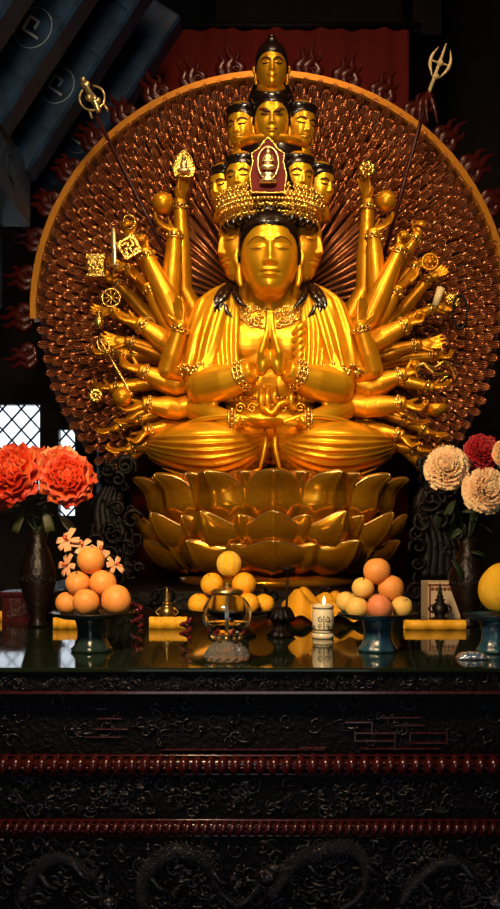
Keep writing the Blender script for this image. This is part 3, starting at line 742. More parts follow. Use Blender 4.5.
# the two long staffs behind the arms
sf = empty('ring_staff', S(205, 330, .35), 'dark red staff topped by a gold ring finial, leaning left of the halo', 'staff')
a, b = S(205, 330, .36), P(96, 116, 5.9)
m = MB(); m.tube([a, b], [R(2.3), R(2.0)], 10); m.build('pole', 'shaft', sf)
m = MB(); c = P(92, 98, 5.9); tl = Matrix.Rotation(-.45, 3, 'Y')
m.tube([c+tl @ Vector((R(12.5*sin(q)), 0, R(12*cos(q)))) for q in [.5+5.4*k/28 for k in range(29)]], R(1.2), 8)
m.tube(bez([c+tl @ Vector((0, 0, R(-16))), c+tl @ Vector((R(1), -.01, R(-4))), c+tl @ Vector((0, 0, R(6))), c+tl @ Vector((0, 0, R(18)))], 5), lerps([R(2.4), R(4), R(3), R(2)], 5), 10)
m.ell(c+tl @ Vector((0, 0, R(15))), (R(5), R(3), R(4))); m.ell(c+tl @ Vector((0, 0, R(20))), R(3)); m.ell(c+tl @ Vector((R(-3), -.02, R(0))), R(3.4)); m.ell(c+tl @ Vector((R(4), -.02, R(-6))), R(3))
for q in (-8, 8): m.tube([c+tl @ Vector((R(q), 0, R(-10))), c+tl @ Vector((R(q*1.1), 0, R(-18)))], R(1.3), 6)
m.build('ring_finial', 'gold_pale', sf)
sf = empty('crescent_staff', S(385, 300, .35), 'dark red staff with a crescent-bladed silver head, leaning right of the halo', 'staff')
a, b = S(372, 300, .36), P(428, 95, 5.9)
m = MB(); m.tube([a, b], [R(2.3), R(2.0)], 10); m.build('pole', 'shaft', sf)
m = MB(); c = P(440, 63, 5.9); tl = Matrix.Rotation(.30, 3, 'Y')
m.tube([P(428, 95, 5.9), c+tl @ Vector((0, 0, R(10))), c+tl @ Vector((0, 0, R(20)))], [R(1.8), R(1.5), R(.5)], 8)
m.ell(c, R(3.2)); m.ell(c+tl @ Vector((0, 0, R(-14))), (R(3.6), R(3), R(2.6)))
for q in (-1, 1): m.tube(bez([c+tl @ Vector((R(q*4), 0, R(-14))), c+tl @ Vector((R(q*9), 0, R(-4))), c+tl @ Vector((R(q*9.5), 0, R(5))), c+tl @ Vector((R(q*6), 0, R(15)))], 6), lerps([R(.5), R(1.8), R(1.6), R(.3)], 6), 8); m.tube([c, c+tl @ Vector((R(q*9), 0, 0))], R(.8), 6)
m.build('blade', 'cream', sf)
m = MB()
for q in (-4, 0, 5): m.tube(bez([P(428, 92, 5.9), P(426+q*1.4, 104, 5.85), P(428+q*2, 124, 5.86)], 5), lerps([R(1.8), R(2.6), R(.5)], 5), 7)
m.build('tassel', 'flame', sf)

# ================================================================== LOTUS THRONE
LC = Vector((S(270, 470).x, 6.0, 0))
lt = empty('lotus_throne', (LC.x, LC.y, 1.35), 'gilded lotus throne of broad curved petals beneath the seated statue', 'lotus throne')
def petal_mb(prof, wmax, tip=.22, rimw=.008, cup=.10, nv=26, nu=22):
    """prof: [(r, z)] from base to tip; wmax: half width"""
    pv = bez([(r, 0, z) for r, z in prof], 8); n = len(pv); m = MB(); out = []; inn = []
    for i, p in enumerate(pv):
        v = i/(n-1)
        w = wmax*(.70+.30*sin(min(1, v*2.2)*PI/2)) if v < .35 else wmax*max(0.0012, (1-((v-.35)/.65)**2.1))**.78
        tng = (pv[min(i+1, n-1)]-pv[max(i-1, 0)]).normalized(); nr = Vector((tng.z, 0, -tng.x))        # outward normal in r-z plane
        ro = []; ri_ = []
        for k in range(nu+1):
            u = -1+2*k/nu; off = -cup*(u*u)*(w/wmax)+.012*math.exp(-(u/.08)**2)
            rr = p.x+nr.x*off; zz = p.z+nr.z*off+ (tip*wmax*.25)*(1-abs(u))**2*max(0, v-.75)/.25*0
            x = w*u; q = Vector((x, -(rr-.0*abs(u)), zz)); ro.append(q); ri_.append(q+Vector((0, nr.x*.022, -nr.z*.022)))
        out.append(ro); inn.append(ri_)
    m.grid([r[::-1] for r in out], False); m.grid(inn, False)
    edge = [r[0] for r in out]+[q for q in out[-1][1:-1]]+[r[-1] for r in out[::-1]]
    m.mi = 1; m.tube([e+Vector((0, .008, 0)) for e in edge], rimw, 6)
    return m
def petal_row(n, off, prof, wmax, cup=.10, rim=.009):
    base = None
    for i in range(n):
        a = 2*PI*(i+off)/n
        if base is None: base = o = petal_mb(prof, wmax, cup=cup, rimw=rim).build('petal', ['lotus', 'lotus_rim'], None, False)
        else: o = base.copy(); C.objects.link(o)
        o.parent = lt; o.location = (0, 0, -1.35); o.rotation_euler = (0, 0, a)
k5 = 5.15/900
def zf(py, Y=5.15): return ZC+(HY-py)*Y/F
petal_row(14, 0, [(.46, 1.60), (.66, 1.645), (.79, 1.76), (.83, 1.89), (.91, 1.985)], .205, .10, .007)
petal_row(14, .5, [(.44, 1.60), (.62, 1.66), (.73, 1.78), (.77, 1.91), (.83, 1.985)], .20, .08, .007)
petal_row(13, 0, [(.40, 1.51), (.60, 1.50), (.76, 1.54), (.85, 1.63), (.90, 1.755)], .215, .12, .008)
petal_row(13, .5, [(.40, 1.52), (.58, 1.52), (.71, 1.56), (.78, 1.64), (.82, 1.735)], .20, .10, .007)
petal_row(10, 0, [(.36, 1.40), (.54, 1.385), (.70, 1.41), (.80, 1.48), (.86, 1.585)], .27, .13, .008)
petal_row(10, .5, [(.36, 1.40), (.52, 1.39), (.65, 1.42), (.73, 1.48), (.78, 1.565)], .25, .11, .007)
mb = MB(); mb.lathe([(.40, 1.36), (.42, 1.42), (.46, 1.5), (.52, 1.62), (.66, 1.80), (.72, 1.925), (.66, 1.935)], LC, 64); mb.build('seed_pod', 'lotus', lt)
mb = MB(); mb.lathe([(.58, 1.30), (.60, 1.32), (.60, 1.345), (.50, 1.375), (.3, 1.38)], LC, 64); mb.build('base_ring', 'lotus', lt)

# ================================================================== PEDESTAL and dark carvings beside the lotus
pd = empty('carved_pedestal', (LC.x, 6, 0), 'dark carved wooden pedestal under the lotus throne, almost black', 'pedestal')
mb = MB()
for (hw, y0, z0, z1) in ((1.5, 5.1, 0, .25), (1.35, 5.22, .25, .8), (1.55, 5.05, .8, 1.0), (1.38, 5.2, 1.0, 1.2), (1.5, 5.08, 1.2, 1.30)):
    mb.box((LC.x-hw, y0, z0), (LC.x+hw, 7.0, z1))
mb.build('stepped_base', 'wood', pd)
random.seed(12)
mb = MB()
for i in range(200):
    x = LC.x+random.uniform(-1.5, 1.5); z = random.choice((.9, 1.1, 1.25))+random.uniform(-.06, .06); y = {0: 5.04}.get(0)
    mb.spiral((x, 5.05+.02*random.random(), z), random.uniform(.03, .06), 1.4, .009, random.random()*6, random.choice((-1, 1)))
mb.build('scroll_relief', 'wood', pd)
def cloud_carving(cx, dy, sg, label):
    e = empty('cloud_carving', Vector((P(cx, 560, 5.55+dy).x, 5.55+dy, 1.3)), label, 'carving')
    m = MB(); rnd = random.Random(cx)
    for i in range(46):
        t = rnd.random(); px = cx+rnd.uniform(-26, 26)*(1.1-t*.75)+sg*6*t; py = 578-t*118; Y = 5.55+dy+rnd.uniform(-.08, .10)
        m.spiral(P(px, py, Y), R(rnd.uniform(5, 12)), 1.3, R(rnd.uniform(1.6, 3)), rnd.random()*6, rnd.choice((-1, 1)))
    m.build('curls', 'wood', e)
    m = MB()
    for q in range(5):
        m.tube(bez([P(cx+q*8-16, 580, 5.6+dy), P(cx+q*6-12, 540, 5.6+dy), P(cx+q*5-18+sg*4, 505, 5.62+dy), P(cx+sg*6+q*3, 470-q*4, 5.64+dy)], 6), lerps([R(9), R(8), R(6), R(2)], 6), 10)
    m.build('trunk', 'wood', e)
cloud_carving(112, .1, 1, 'black carved cloud scrolls beside the lotus throne, behind the orange lilies')
cloud_carving(440, .1, -1, 'black carved cloud scrolls beside the lotus throne, behind the pale carnations')

# ================================================================== ALTAR TABLE
at = empty('altar_table', (0, 3.4, 0), 'long black lacquer altar table with carved tiers and a polished top', 'table')
Y0 = 2.40; YB = 4.45; XW = 1.75
def zt(py, Y=Y0): return ZC-(py-HY)*Y/F
mb = MB(); mb.box((-XW, Y0, TT-.014), (XW, YB, TT)); o = mb.build('tabletop', 'top', at)
bv = o.modifiers.new('bevel', 'BEVEL'); bv.width = .005; bv.segments = 3
mb = MB(); mb.box((-XW, Y0+.02, zt(692)), (XW, YB-.03, TT-.014)); mb.build('top_frieze', 'lacquer_plain', at)
mb = MB(); mb.box((-XW, Y0+.008, zt(694.5)), (XW, Y0+.05, zt(692))); mb.build('bead_moulding', 'lacquer_red', at)
mb = MB(); mb.box((-XW, Y0+.07, zt(760)), (XW, YB-.08, zt(694))); mb.build('waist_panel', 'lacquer_plain', at)
mb = MB(); mb.box((-XW, Y0+.035, zt(824)), (XW, YB-.08, zt(776))); mb.build('middle_panel', 'lacquer_plain', at)
mb = MB(); mb.box((-XW, Y0+.02, .52), (XW, YB-.08, zt(836))); mb.build('apron', 'lacquer_plain', at)
mb = MB(); mb.box((-XW, Y0+.06, .06), (XW, YB-.12, .52)); mb.build('lower_panel', 'lacquer', at)
mb = MB(); mb.box((-XW, Y0+.02, .0), (XW, YB-.08, .08)); mb.build('plinth', 'lacquer', at)
def braid(py0, py1, pitch, slant, name):
    m = MB(); zc = zt((py0+py1)/2); hh = (zt(py0)-zt(py1))/2; x = -XW+.02; k = 0
    m.tube([(-XW, Y0+.03, zc), (XW, Y0+.03, zc)], hh*.62, 12)
    while x < XW-.01:
        m.tube(bez([(x-slant, Y0+.03, zc-hh*.92), (x-slant*.4, Y0+.008, zc-hh*.45), (x+slant*.4, Y0+.003, zc+hh*.35), (x+slant, Y0+.03, zc+hh*.92)], 4), lerps([pitch*.22, pitch*.40, pitch*.40, pitch*.2], 4), 8)
        m.ell((x+pitch*.5, Y0+.006, zc-hh*.25), pitch*.16, None, 7, 5)
        x += pitch
    for dz in (-1, 1): m.tube([(-XW, Y0+.018, zc+dz*hh*.98), (XW, Y0+.018, zc+dz*hh*.98)], .0035, 6)
    m.build(name, 'lacquer_red', at)
braid(757, 776, .0345, .004, 'beaded_moulding'); braid(822, 838, .024, .010, 'rope_moulding')
random.seed(21)
def scrolls(name, y, pyA, pyB, n, r0, r1, w, m_='lacquer'):
    m = MB()
    for i in range(n):
        x = random.uniform(-XW*.85, XW*.85); z = zt(random.uniform(pyA, pyB)); r = random.uniform(r0, r1)
        m.spiral((x, y-random.random()*.006, z), r, random.uniform(.8, 1.5), w*random.uniform(.7, 1.2), random.random()*6.28, random.choice((-1, 1)), 6, 14)
        if i % 2:
            a = random.random()*6.28; L = r*random.uniform(1.5, 3)
            m.tube(bez([(x, y, z), (x+L*.5*cos(a), y-.008, z+L*.25*sin(a)), (x+L*cos(a+.4), y, z+min(.02, L*.5)*sin(a+.4))], 5), lerps([w*.5, w*1.7, w*.2], 5), 6)
        if i % 5 == 0: m.ell((x+r, y-.004, z), w*1.8, None, 8, 6)
    return m.build(name, m_, at)
scrolls('frieze_relief', Y0+.018, 677, 689, 260, .006, .014, .0022)
scrolls('waist_relief', Y0+.068, 702, 748, 150, .010, .028, .0030)
scrolls('middle_relief', Y0+.033, 784, 816, 330, .008, .026, .0036)
scrolls('apron_relief', Y0+.018, 846, 925, 620, .010, .030, .0042)
m = MB()                                                          # key-fret bars on the waist panel
for (a, b, py) in ((355, 395, 738), (355, 395, 746), (410, 447, 738), (410, 447, 748), (360, 440, 754), (300, 326, 753), (345, 372, 727), (85, 122, 742), (95, 128, 734), (98, 107, 713), (98, 122, 723), (250, 325, 755), (160, 250, 755), (380, 420, 722), (395, 425, 730)):
    m.box(((a-250)*(Y0+.06)/F, Y0+.058, zt(py)-.0014), ((b-250)*(Y0+.06)/F, Y0+.08, zt(py)+.0014))
for (a, py0, py1) in ((355, 736, 747), (395, 737, 756), (410, 736, 750), (447, 736, 750), (372, 728, 740)):
    m.box(((a-250)*(Y0+.06)/F-.0014, Y0+.058, zt(py1)), ((a-250)*(Y0+.06)/F+.0014, Y0+.08, zt(py0)))
m.build('key_fret', 'lacquer_red', at)
def dragon(pxs, name, r=.020):
    m = MB(); pts = bez([((px-250)*Y0/F, Y0+.005+.006*(k % 2), zt(py)) for k, (px, py) in enumerate(pxs)], 14); n = len(pts)
    rr = [r*(.45+.55*sin(PI*min(1, (k/n)*1.15+.12))) for k in range(n)]
    m.tube(pts, rr, 14)
    for k in range(1, n-1):
        t = (pts[k+1]-pts[k-1]).normalized(); up = t.cross(Vector((0, 1, 0)))
        for j in range(7):
            a = PI*(j+.5*(k % 2))/6.5-.1; q = pts[k]+(up*cos(a)+Vector((0, -1, 0))*sin(a))*rr[k]*1.0
            m.ell(q, rr[k]*.22, None, 6, 4)
        if k % 2 == 0: m.tube([pts[k]+up*rr[k]*.9, pts[k]+up*rr[k]*1.5-t*.006], [.004, .001], 5)
    hd = pts[-1]; t = (pts[-1]-pts[-3]).normalized(); up = t.cross(Vector((0, 1, 0)))
    m.ell(hd+t*.02, (.034, .022, .024)); m.ell(hd+t*.05, (.026, .018, .014)); m.ell(hd+t*.025+up*.014+Vector((0, -.016, 0)), .006)
    for q in (-1, 1): m.tube(bez([hd, hd-t*.02+up*.03*q, hd-t*.06+up*.04*q], 4), lerps([.007, .005, .001], 4), 6)
    for q in (.25, .6):
        b = pts[int(n*q)]
        m.tube(bez([b, b+Vector((.03, -.01, -.035)), b+Vector((.06, -.005, -.05))], 4), lerps([.012, .009, .006], 4), 8)
        for w in range(4): m.tube([b+Vector((.06, -.005, -.05)), b+Vector((.075+.006*w, -.012, -.062+.012*w)), b+Vector((.09, -.004, -.07+.014*w))], [.005, .004, .001], 5)
    m.build(name, 'lacquer', at)
dragon([(150, 925), (142, 895), (152, 866), (178, 852), (206, 862), (218, 890), (240, 905), (262, 884)], 'dragon_relief')
dragon([(270, 900), (290, 868), (318, 853), (348, 848), (366, 866), (362, 895), (340, 912)], 'dragon_relief')
dragon([(20, 905), (36, 872), (60, 858), (86, 874), (104, 898)], 'dragon_relief', .015)
dragon([(400, 905), (420, 880), (448, 862), (478, 872), (496, 898)], 'dragon_relief', .015)

# ================================================================== OFFERINGS ON THE TABLE
def pedestal_plate(loc, r, h, foot, label, ms='celadon', name='pedestal_plate'):
    e = empty(name, loc, label, 'fruit stand')
    m = MB(); m.lathe([(foot*1.05, 0), (foot*1.1, .008), (foot*.95, .016), (foot*.78, h*.35), (foot*.74, h*.6), (foot*.85, h*.85), (foot*.9, h-.008)], (0, 0, 0), 48, fn=lambda a, k: 1+.02*cos(8*a)); o = m.build('foot', ms, e, False)
    m = MB(); m.lathe([(foot*.6, h-.012), (r*.7, h-.006), (r, h+.008), (r*1.0, h+.013), (r*.93, h+.012), (r*.6, h+.004), (.01, h+.002)], (0, 0, 0), 56); m.build('dish', ms, e, False)
    m = MB(); m.tube([(r*cos(a), r*sin(a), h+.011) for a in [2*PI*k/56 for k in range(56)]], .0028, 6, closed=True); m.build('rim', 'bronze', e, False)
    return e
def fruit_mb(kind, r=1.):
    m = MB(); rows = []; ns = 40; nr = 26
    for i in range(nr+1):
        ph = .015+(PI-.03)*i/nr; row = []
        for j in range(ns):
            a = 2*PI*j/ns; rad = 1.
            if kind == 'peach':
                rad = 1-.13*math.exp(-(ph/.32)**2)-.055*math.exp(-(math.sin(a/2)/.10)**2)*sin(ph)*(1 if ph < 2.6 else .4)+.05*math.exp(-((PI-ph)/.2)**2)
            elif kind == 'pomelo': rad = 1+.16*math.exp(-(ph/.55)**2)
            else: rad = 1-.05*math.exp(-(ph/.22)**2)+.01*cos(9*a)*math.exp(-(ph/.5)**2)
            row.append(Vector((rad*sin(ph)*cos(a), rad*sin(ph)*sin(a), rad*cos(ph)*(.96 if kind != 'pomelo' else 1.08))))
        rows.append(row[::-1])
    m.grid(rows, True, False, True); return m
FR = {}
def fruit(kind, px, py, rp, Y, label, m_, rot=(0, 0, 0), group=None, stem=True):
    key = (kind, m_); c = P(px, py, Y); r = rp*Y/F
    nm = {'peach': 'peach', 'orange': 'orange', 'pomelo': 'pomelo'}[kind]
    if key not in FR:
        b = fruit_mb(kind).build(nm, m_, None, False); FR[key] = b
        if stem:
            m = MB(); m.tube([(0, 0, .8), (.02, 0, 1.0)], [.05, .035], 8); m.ell((0, 0, .96), (.09, .09, .03), None, 8, 6); m.build('stem', 'stem', b, False)
        o = b
    else: o = copy_tree(FR[key])
    o.location = c; o.scale = (r, r, r); o.rotation_euler = rot
    tag(o, label, kind if kind != 'pomelo' else 'pomelo', group); return o
# left stand
LP = T(92, 651); LP.y += .0
Yl = LP.y
pedestal_plate(LP, 42*Yl/F, (651-616)*Yl/F, 19*Yl/F, 'dark green glazed pedestal dish carrying the pyramid of orange peaches', 'celadon')
g1 = 'orange peaches piled on the green pedestal dish'
for (px, py, r, dy, lb, rt) in (
  (67, 603, 11.5, .02, 'smallest orange peach, low on the outer side nearest the red peonies', (.3, .2, .5)),
  (86, 602, 13.5, -.05, 'orange peach at the front middle of the bottom row on the green dish', (.5, .1, 2.6)),
  (116.5, 600, 15.5, -.02, 'widest orange peach at the bottom, on the side facing the brass stupa', (1.2, .3, 1.8)),
  (92, 601, 12, .09, 'orange peach hidden at the back of the bottom row on the green dish', (.2, 0, 0)),
  (78, 583, 12.5, .01, 'orange peach in the middle tier, directly above the smallest one', (.1, -.4, 1.2)),
  (103, 583, 13.8, .0, 'orange peach in the middle tier, directly above the widest one', (.2, .3, .4)),
  (91, 560, 14, .005, 'orange peach crowning the pyramid on the green dish', (.15, .1, 2.2))):
    fruit('peach', px, py, r, Yl+dy, lb, 'peach', rt, g1)
# right stand
RP = T(378, 651); Yr = RP.y
pedestal_plate(RP, 39*Yr/F, (651-617)*Yr/F, 18*Yr/F, 'blue glazed pedestal dish carrying the mixed yellow and rosy peaches', 'blueware')
g2 = 'mixed peaches piled on the blue pedestal dish'
for (px, py, r, dy, m_, lb, rt) in (
  (347, 602, 11, .05, 'peach_y', 'pale peach half hidden at the outer edge of the blue dish, nearest the candle', (.4, 0, 1)),
  (357, 608, 11.5, -.04, 'peach_y', 'yellow peach at the front of the blue dish, beside the rosy one', (.3, .2, 2)),
  (380, 607, 13, -.06, 'peach_r', 'rosy red peach at the front centre of the blue dish', (.8, .1, 1.5)),
  (402, 607, 11, -.02, 'peach_y', 'yellow peach at the end of the bottom row nearest the bronze vase', (.6, .4, 0)),
  (378, 604, 11, .08, 'peach_y', 'peach hidden at the back of the blue dish', (.2, 0, 0)),
  (363, 588, 11.2, .0, 'peach_y', 'yellow peach in the middle tier of the blue dish', (.2, -.3, 1)),
  (391, 588, 13.2, .0, 'peach', 'orange peach in the middle tier of the blue dish', (.4, .4, 2)),
  (377, 571, 13.8, .0, 'peach', 'orange peach crowning the pile on the blue dish', (.2, .1, 2.8))):
    fruit('peach', px, py, r, Yr+dy, lb, m_, rt, g2)
# centre dish behind the oil lamp
CP = T(232, 636); Yc = CP.y
pedestal_plate(CP, 42*Yc/F, (636-613)*Yc/F, 22*Yc/F, 'dark bronze pedestal dish of oranges behind the glass oil lamp', 'bronze')
g3 = 'oranges piled behind the glass oil lamp'
for (px, py, r, dy, lb, rt) in (
  (199, 604, 11, .0, 'orange at the outer end of the bottom row, towards the brass stupa', (.4, 0, 0)),
  (220, 605, 11, -.05, 'orange at the front of the bottom row, seen through the oil lamp globe', (.4, .4, 1)),
  (248, 604, 11.5, -.03, 'orange at the bottom, just past the edge of the oil lamp globe', (.2, .5, 2)),
  (264, 604, 10.5, .04, 'orange at the outer end of the bottom row, towards the white candle jar', (.2, .3, 1)),
  (212, 584, 11.5, .0, 'orange in the upper tier above the lamp, on the stupa side', (.5, -.3, 0)),
  (244, 584, 12, .0, 'orange in the upper tier above the lamp, on the candle side', (.5, .3, 3))):
    fruit('orange', px, py, r, Yc+dy, lb, 'orange', rt, g3)
m = MB(); rows = []                                                # the ribbed melon on top
for i in range(25):
    ph = .02+(PI-.04)*i/24; rows.append([Vector((sin(ph)*cos(-a)*(1+.035*cos(10*a)), sin(ph)*sin(-a)*(1+.035*cos(10*a)), 1.08*cos(ph))) for a in [2*PI*j/80 for j in range(80)]])
m.grid(rows, True, False, True); mel = m.build('melon', 'pomelo', None, False)
m = MB()
for k in range(10):
    a = 2*PI*(k+.5)/10; m.tube([(sin(ph)*cos(a)*.985, sin(ph)*sin(a)*.985, 1.07*cos(ph)) for ph in [.3+2.4*q/14 for q in range(15)]], .035, 5)
m.build('rib', 'peach_y', mel, False)
m = MB(); m.tube([(0, 0, 1.0), (.04, 0, 1.25)], [.09, .06], 8); m.build('stem', 'stem', mel, False)
mel.location = P(229, 564, Yc); mel.scale = (12*Yc/F,)*3; tag(mel, 'small ribbed yellow melon on top of the oranges behind the oil lamp', 'melon')
m = MB()
for (px, py, dx) in ((216, 588, 0), (219, 586, 0), (240, 579, 0), (243, 580, 0)):
    c = P(px, py, Yc-.052); m.tube([c+Vector((.004*cos(a), -.001, .005*sin(a))) for a in [2*PI*k/10 for k in range(10)]], .001, 5, closed=True); m.bar(c+Vector((-.004, 0, 0)), c+Vector((.004, 0, 0)), .0014, .002)

# ---- glass oil lamp
LPt = T(227, 661); Yo = LPt.y; q = Yo/F
ol = empty('oil_lamp', LPt, 'round glass oil lamp with golden oil on a cut crystal foot', 'lamp')
m = MB(); R_ = 24.5*q; zc_ = (661-614)*q
prof = [(R_*sin(a), zc_-R_*.92*cos(a)) for a in [.35+2.25*k/26 for k in range(27)]]
m.lathe([(.002, prof[0][1])]+prof+[(11*q, zc_+24*q), (10*q, zc_+24*q)]+[(r_*.94, z_+(0)) for r_, z_ in prof[::-1][:-1]]+[(.002, prof[0][1]+.004)], LPt, 56); m.build('globe', 'glass', ol)
m = MB(); m.lathe([(.002, zc_-R_*.80)]+[(R_*.92*sin(a), zc_-R_*.86*cos(a)) for a in [.45+.75*k/20 for k in range(21)]]+[(.002, zc_-R_*.86*cos(1.2))], LPt, 48); m.build('oil', 'oil', ol)
m = MB(); m.lathe([(9*q, zc_+19*q), (16*q, zc_+20*q), (16.5*q, zc_+23*q), (12*q, zc_+25.5*q), (6*q, zc_+26*q), (3*q, zc_+28*q), (2*q, zc_+31*q)], LPt, 40); m.build('cap', 'brass', ol)
m = MB(); m.tube([LPt+Vector((0, 0, zc_-R_*.5)), LPt+Vector((0, 0, zc_+30*q))], 1.4*q, 8); m.build('wick', 'porcelain', ol)
m = MB(); m.lathe([(19*q, 0), (21.5*q, 1.5*q), (22*q, 5*q), (20*q, 11*q), (15*q, 17*q), (11*q, 21*q), (14*q, 24*q), (16*q, 27*q), (6*q, 28*q)], LPt, 32, fn=lambda a, k: 1+(.05 if k in (2, 3, 4) else .0)*cos(16*a), smooth=False); m.build('crystal_foot', 'crystal', ol)
m = MB(); m.ell(LPt+Vector((0, 0, 15*q)), (8*q, 8*q, 7*q)); m.lathe([(20*q, 0), (20*q, 1.2*q)], LPt, 32)
for k in range(12): a = 2*PI*k/12; m.ell(LPt+Vector((15*q*cos(a), 15*q*sin(a), 24*q)), 2.2*q, None, 8, 6)
m.build('brass_mount', 'brass', ol)
m = MB()
for k in range(8):
    a = 2*PI*k/8+.2
    m = MB()
    for b in range(5): m.ell(LPt+Vector((19*q*cos(a+.2*b/5), 19*q*sin(a+.2*b/5), zc_-18*q+2.2*q*b*.5)), (2.1*q, 1.4*q, 2.1*q), None, 6, 5)
    m.build('painted_petal', 'gem', ol)

# ---- porcelain candle jar
JP = T(323, 638); Yj = JP.y; q = Yj/F
cj = empty('candle_jar', JP, 'cream porcelain candle jar with a dark scroll motif and a lit candle', 'candle')
m = MB(); m.lathe([(10*q, 0), (11*q, 1*q), (11*q, 4*q), (9*q, 6*q), (9.4*q, 7*q), (10.6*q, 14*q), (11*q, 22*q), (10.4*q, 28*q), (9.4*q, 30*q), (10.6*q, 31*q), (10.6*q, 33*q), (8.5*q, 34*q), (7.5*q, 31*q), (1*q, 30.5*q)], JP, 48); jb = m.build('jar', 'porcelain', cj)
m = MB()
for z in (6, 9, 30): m.tube([JP+Vector(((10 if z == 6 else 10.2)*q*cos(a), (10 if z == 6 else 10.2)*q*sin(a), z*q)) for a in [2*PI*k/32 for k in range(32)]], .45*q, 5, closed=True)
for sg in (-1, 1):
    m.spiral(JP+Vector((sg*3*q, -10.6*q, 19*q)), 3*q, 1.2, .55*q, PI/2 if sg > 0 else PI/2, -sg); m.spiral(JP+Vector((sg*3.4*q, -10.0*q, 13*q)), 2.2*q, 1.2, .5*q, -PI/2, sg)
    m.spiral(JP+Vector((sg*8.4*q, -6*q, 12*q)), 2*q, 1.2, .5*q, 0, sg)
m.tube([JP+Vector((0, -11*q, 23*q)), JP+Vector((0, -10.6*q, 10*q))], .5*q, 5)
m.build('painted_scroll', 'porc_line', jb)
m = MB(); m.lathe([(7*q, 29*q), (7*q, 32.5*q), (1*q, 33*q)], JP, 24); m.build('wax', 'wax', cj)
m = MB(); m.lathe([(.3*q, 33.5*q), (1.5*q, 35*q), (1.7*q, 37*q), (1.0*q, 39.5*q), (.2*q, 42*q)], JP+Vector((1*q, 0, 0)), 14); m.build('flame', 'candle_flame', cj)

# ---- brass stupa with yellow cloth, small beads
BP = T(167, 624)
def stupa(loc, k, label, ms='brass', name='brass_stupa', cat='ornament'):
    e = empty(name, loc, label, cat)
    m = MB(); m.lathe([(9*k, 0), (10*k, 1*k), (9*k, 3*k), (6*k, 4*k), (5*k, 6*k), (7.5*k, 9*k), (8*k, 13*k), (6*k, 17*k), (3.5*k, 19*k), (5*k, 20*k), (5*k, 21.5*k), (3*k, 22*k)], loc, 32); m.build('body', ms, e)
    m = MB(); m.lathe([(3*k, 22*k), (3.6*k, 24*k), (2*k, 27*k), (2.6*k, 28*k), (1.2*k, 31*k), (1.6*k, 32*k), (.4*k, 37*k)], loc, 24); m.build('spire', ms, e)
    m = MB()
    for sg in (-1, 1): m.tube(bez([loc+Vector((sg*7*k, 0, 8*k)), loc+Vector((sg*11*k, 0, 12*k)), loc+Vector((sg*7*k, 0, 16*k))], 6), 1*k, 6)
    m.build('handle', ms, e)
stupa(BP, BP.y/F, 'small brass stupa-shaped lamp standing behind a yellow paper strip')
stupa(T(440, 621), T(440, 621).y/F*1.02, 'dark bronze lidded vase in front of the cream box', 'bronze', 'bronze_vase', 'vase')
def paper(px0, px1, py, hgt, label, m_='paper', Yd=0, wav=.004):
    c = T((px0+px1)/2, py); Y = c.y+Yd; w = (px1-px0)*Y/F; m = MB(); rows = []
    for i in range(2):
        rows.append([Vector((c.x-w/2+w*k/20, Y+wav*sin(k*.9), TT+(.001 if i == 0 else hgt)+.0008*sin(k*1.7))) for k in range(21)])
    back = [[v+Vector((0, .035, 0)) for v in r] for r in rows[::-1]]
    m.grid(rows+back, False, True); o = one('folded_paper', m, m_, label, 'paper', None); return o
paper(149, 187, 629, .045, 'folded yellow paper strip in front of the brass stupa')
paper(53, 82, 629, .042, 'folded yellow paper strip beside the foot of the green dish')
paper(405, 466, 630, .036, 'long folded yellow paper strip in front of the bronze vase')
paper(-6, 18, 621, .04, 'yellow paper strip at the far end beside the red lacquer box')
m = MB(); rows = []                                                # rumpled satin between lamp and peaches
for i in range(22):
    row = []
    for j in range(40):
        px = 282+j*2.1; t = i/21; Y = 3.55+.45*t
        z = TT+.01+.10*math.exp(-((px-300)/14)**2)*sin(t*PI)+.075*math.exp(-((px-330)/16)**2)*t+.02*abs(sin(px*.16+4*t))+.025*sin(px*.07+9*t)**2
        row.append(Vector(((px-250)*Y/F, Y, z)))
    rows.append(row)
m.grid(rows[::-1], False); o = one('satin_cloth', m, 'cloth', 'rumpled yellow satin cloth between the candle jar and the oranges', 'cloth'); sm = o.modifiers.new('solid', 'SOLIDIFY'); sm.thickness = .004
# ---- dark red carved lotus holder between oranges and candle jar
HP = T(281, 637); k = HP.y/F
e = empty('carved_holder', HP, 'dark red carved wooden lotus holder between the oranges and the candle jar', 'holder')
m = MB(); m.lathe([(12*k, 0), (14*k, 2*k), (9*k, 6*k), (6*k, 10*k), (9*k, 16*k), (13*k, 20*k), (6*k, 21*k)], HP, 32, fn=lambda a, i: 1+.08*cos(8*a)); m.build('base', 'wood', e)
for i in range(12):
    a = 2*PI*i/12; m = MB()
    m.ell(HP+Vector((11*k*cos(a), 11*k*sin(a), 24*k)), (4*k, 1.6*k, 7*k), Matrix.Rotation(a+PI/2, 3, 'Z') @ Matrix.Rotation(-.5, 3, 'X'), 10, 8); m.build('petal', 'wood', e)
m = MB(); m.tube([HP+Vector((5*k, 0, 18*k)), HP+Vector((7*k, 0, 66*k))], [1.4*k, 1*k], 8); m.build('stick', 'wood', e)
m = MB(); c = HP+Vector((7*k, 0, 68*k))
for i in range(12): a = 2*PI*i/12; m.ell(c+Vector((5*k*cos(a), 5*k*sin(a), 0)), (3*k, 3*k, 2*k), None, 8, 6)
m.ell(c, (5*k, 5*k, 4*k)); m.build('seed_head', 'wood', e)
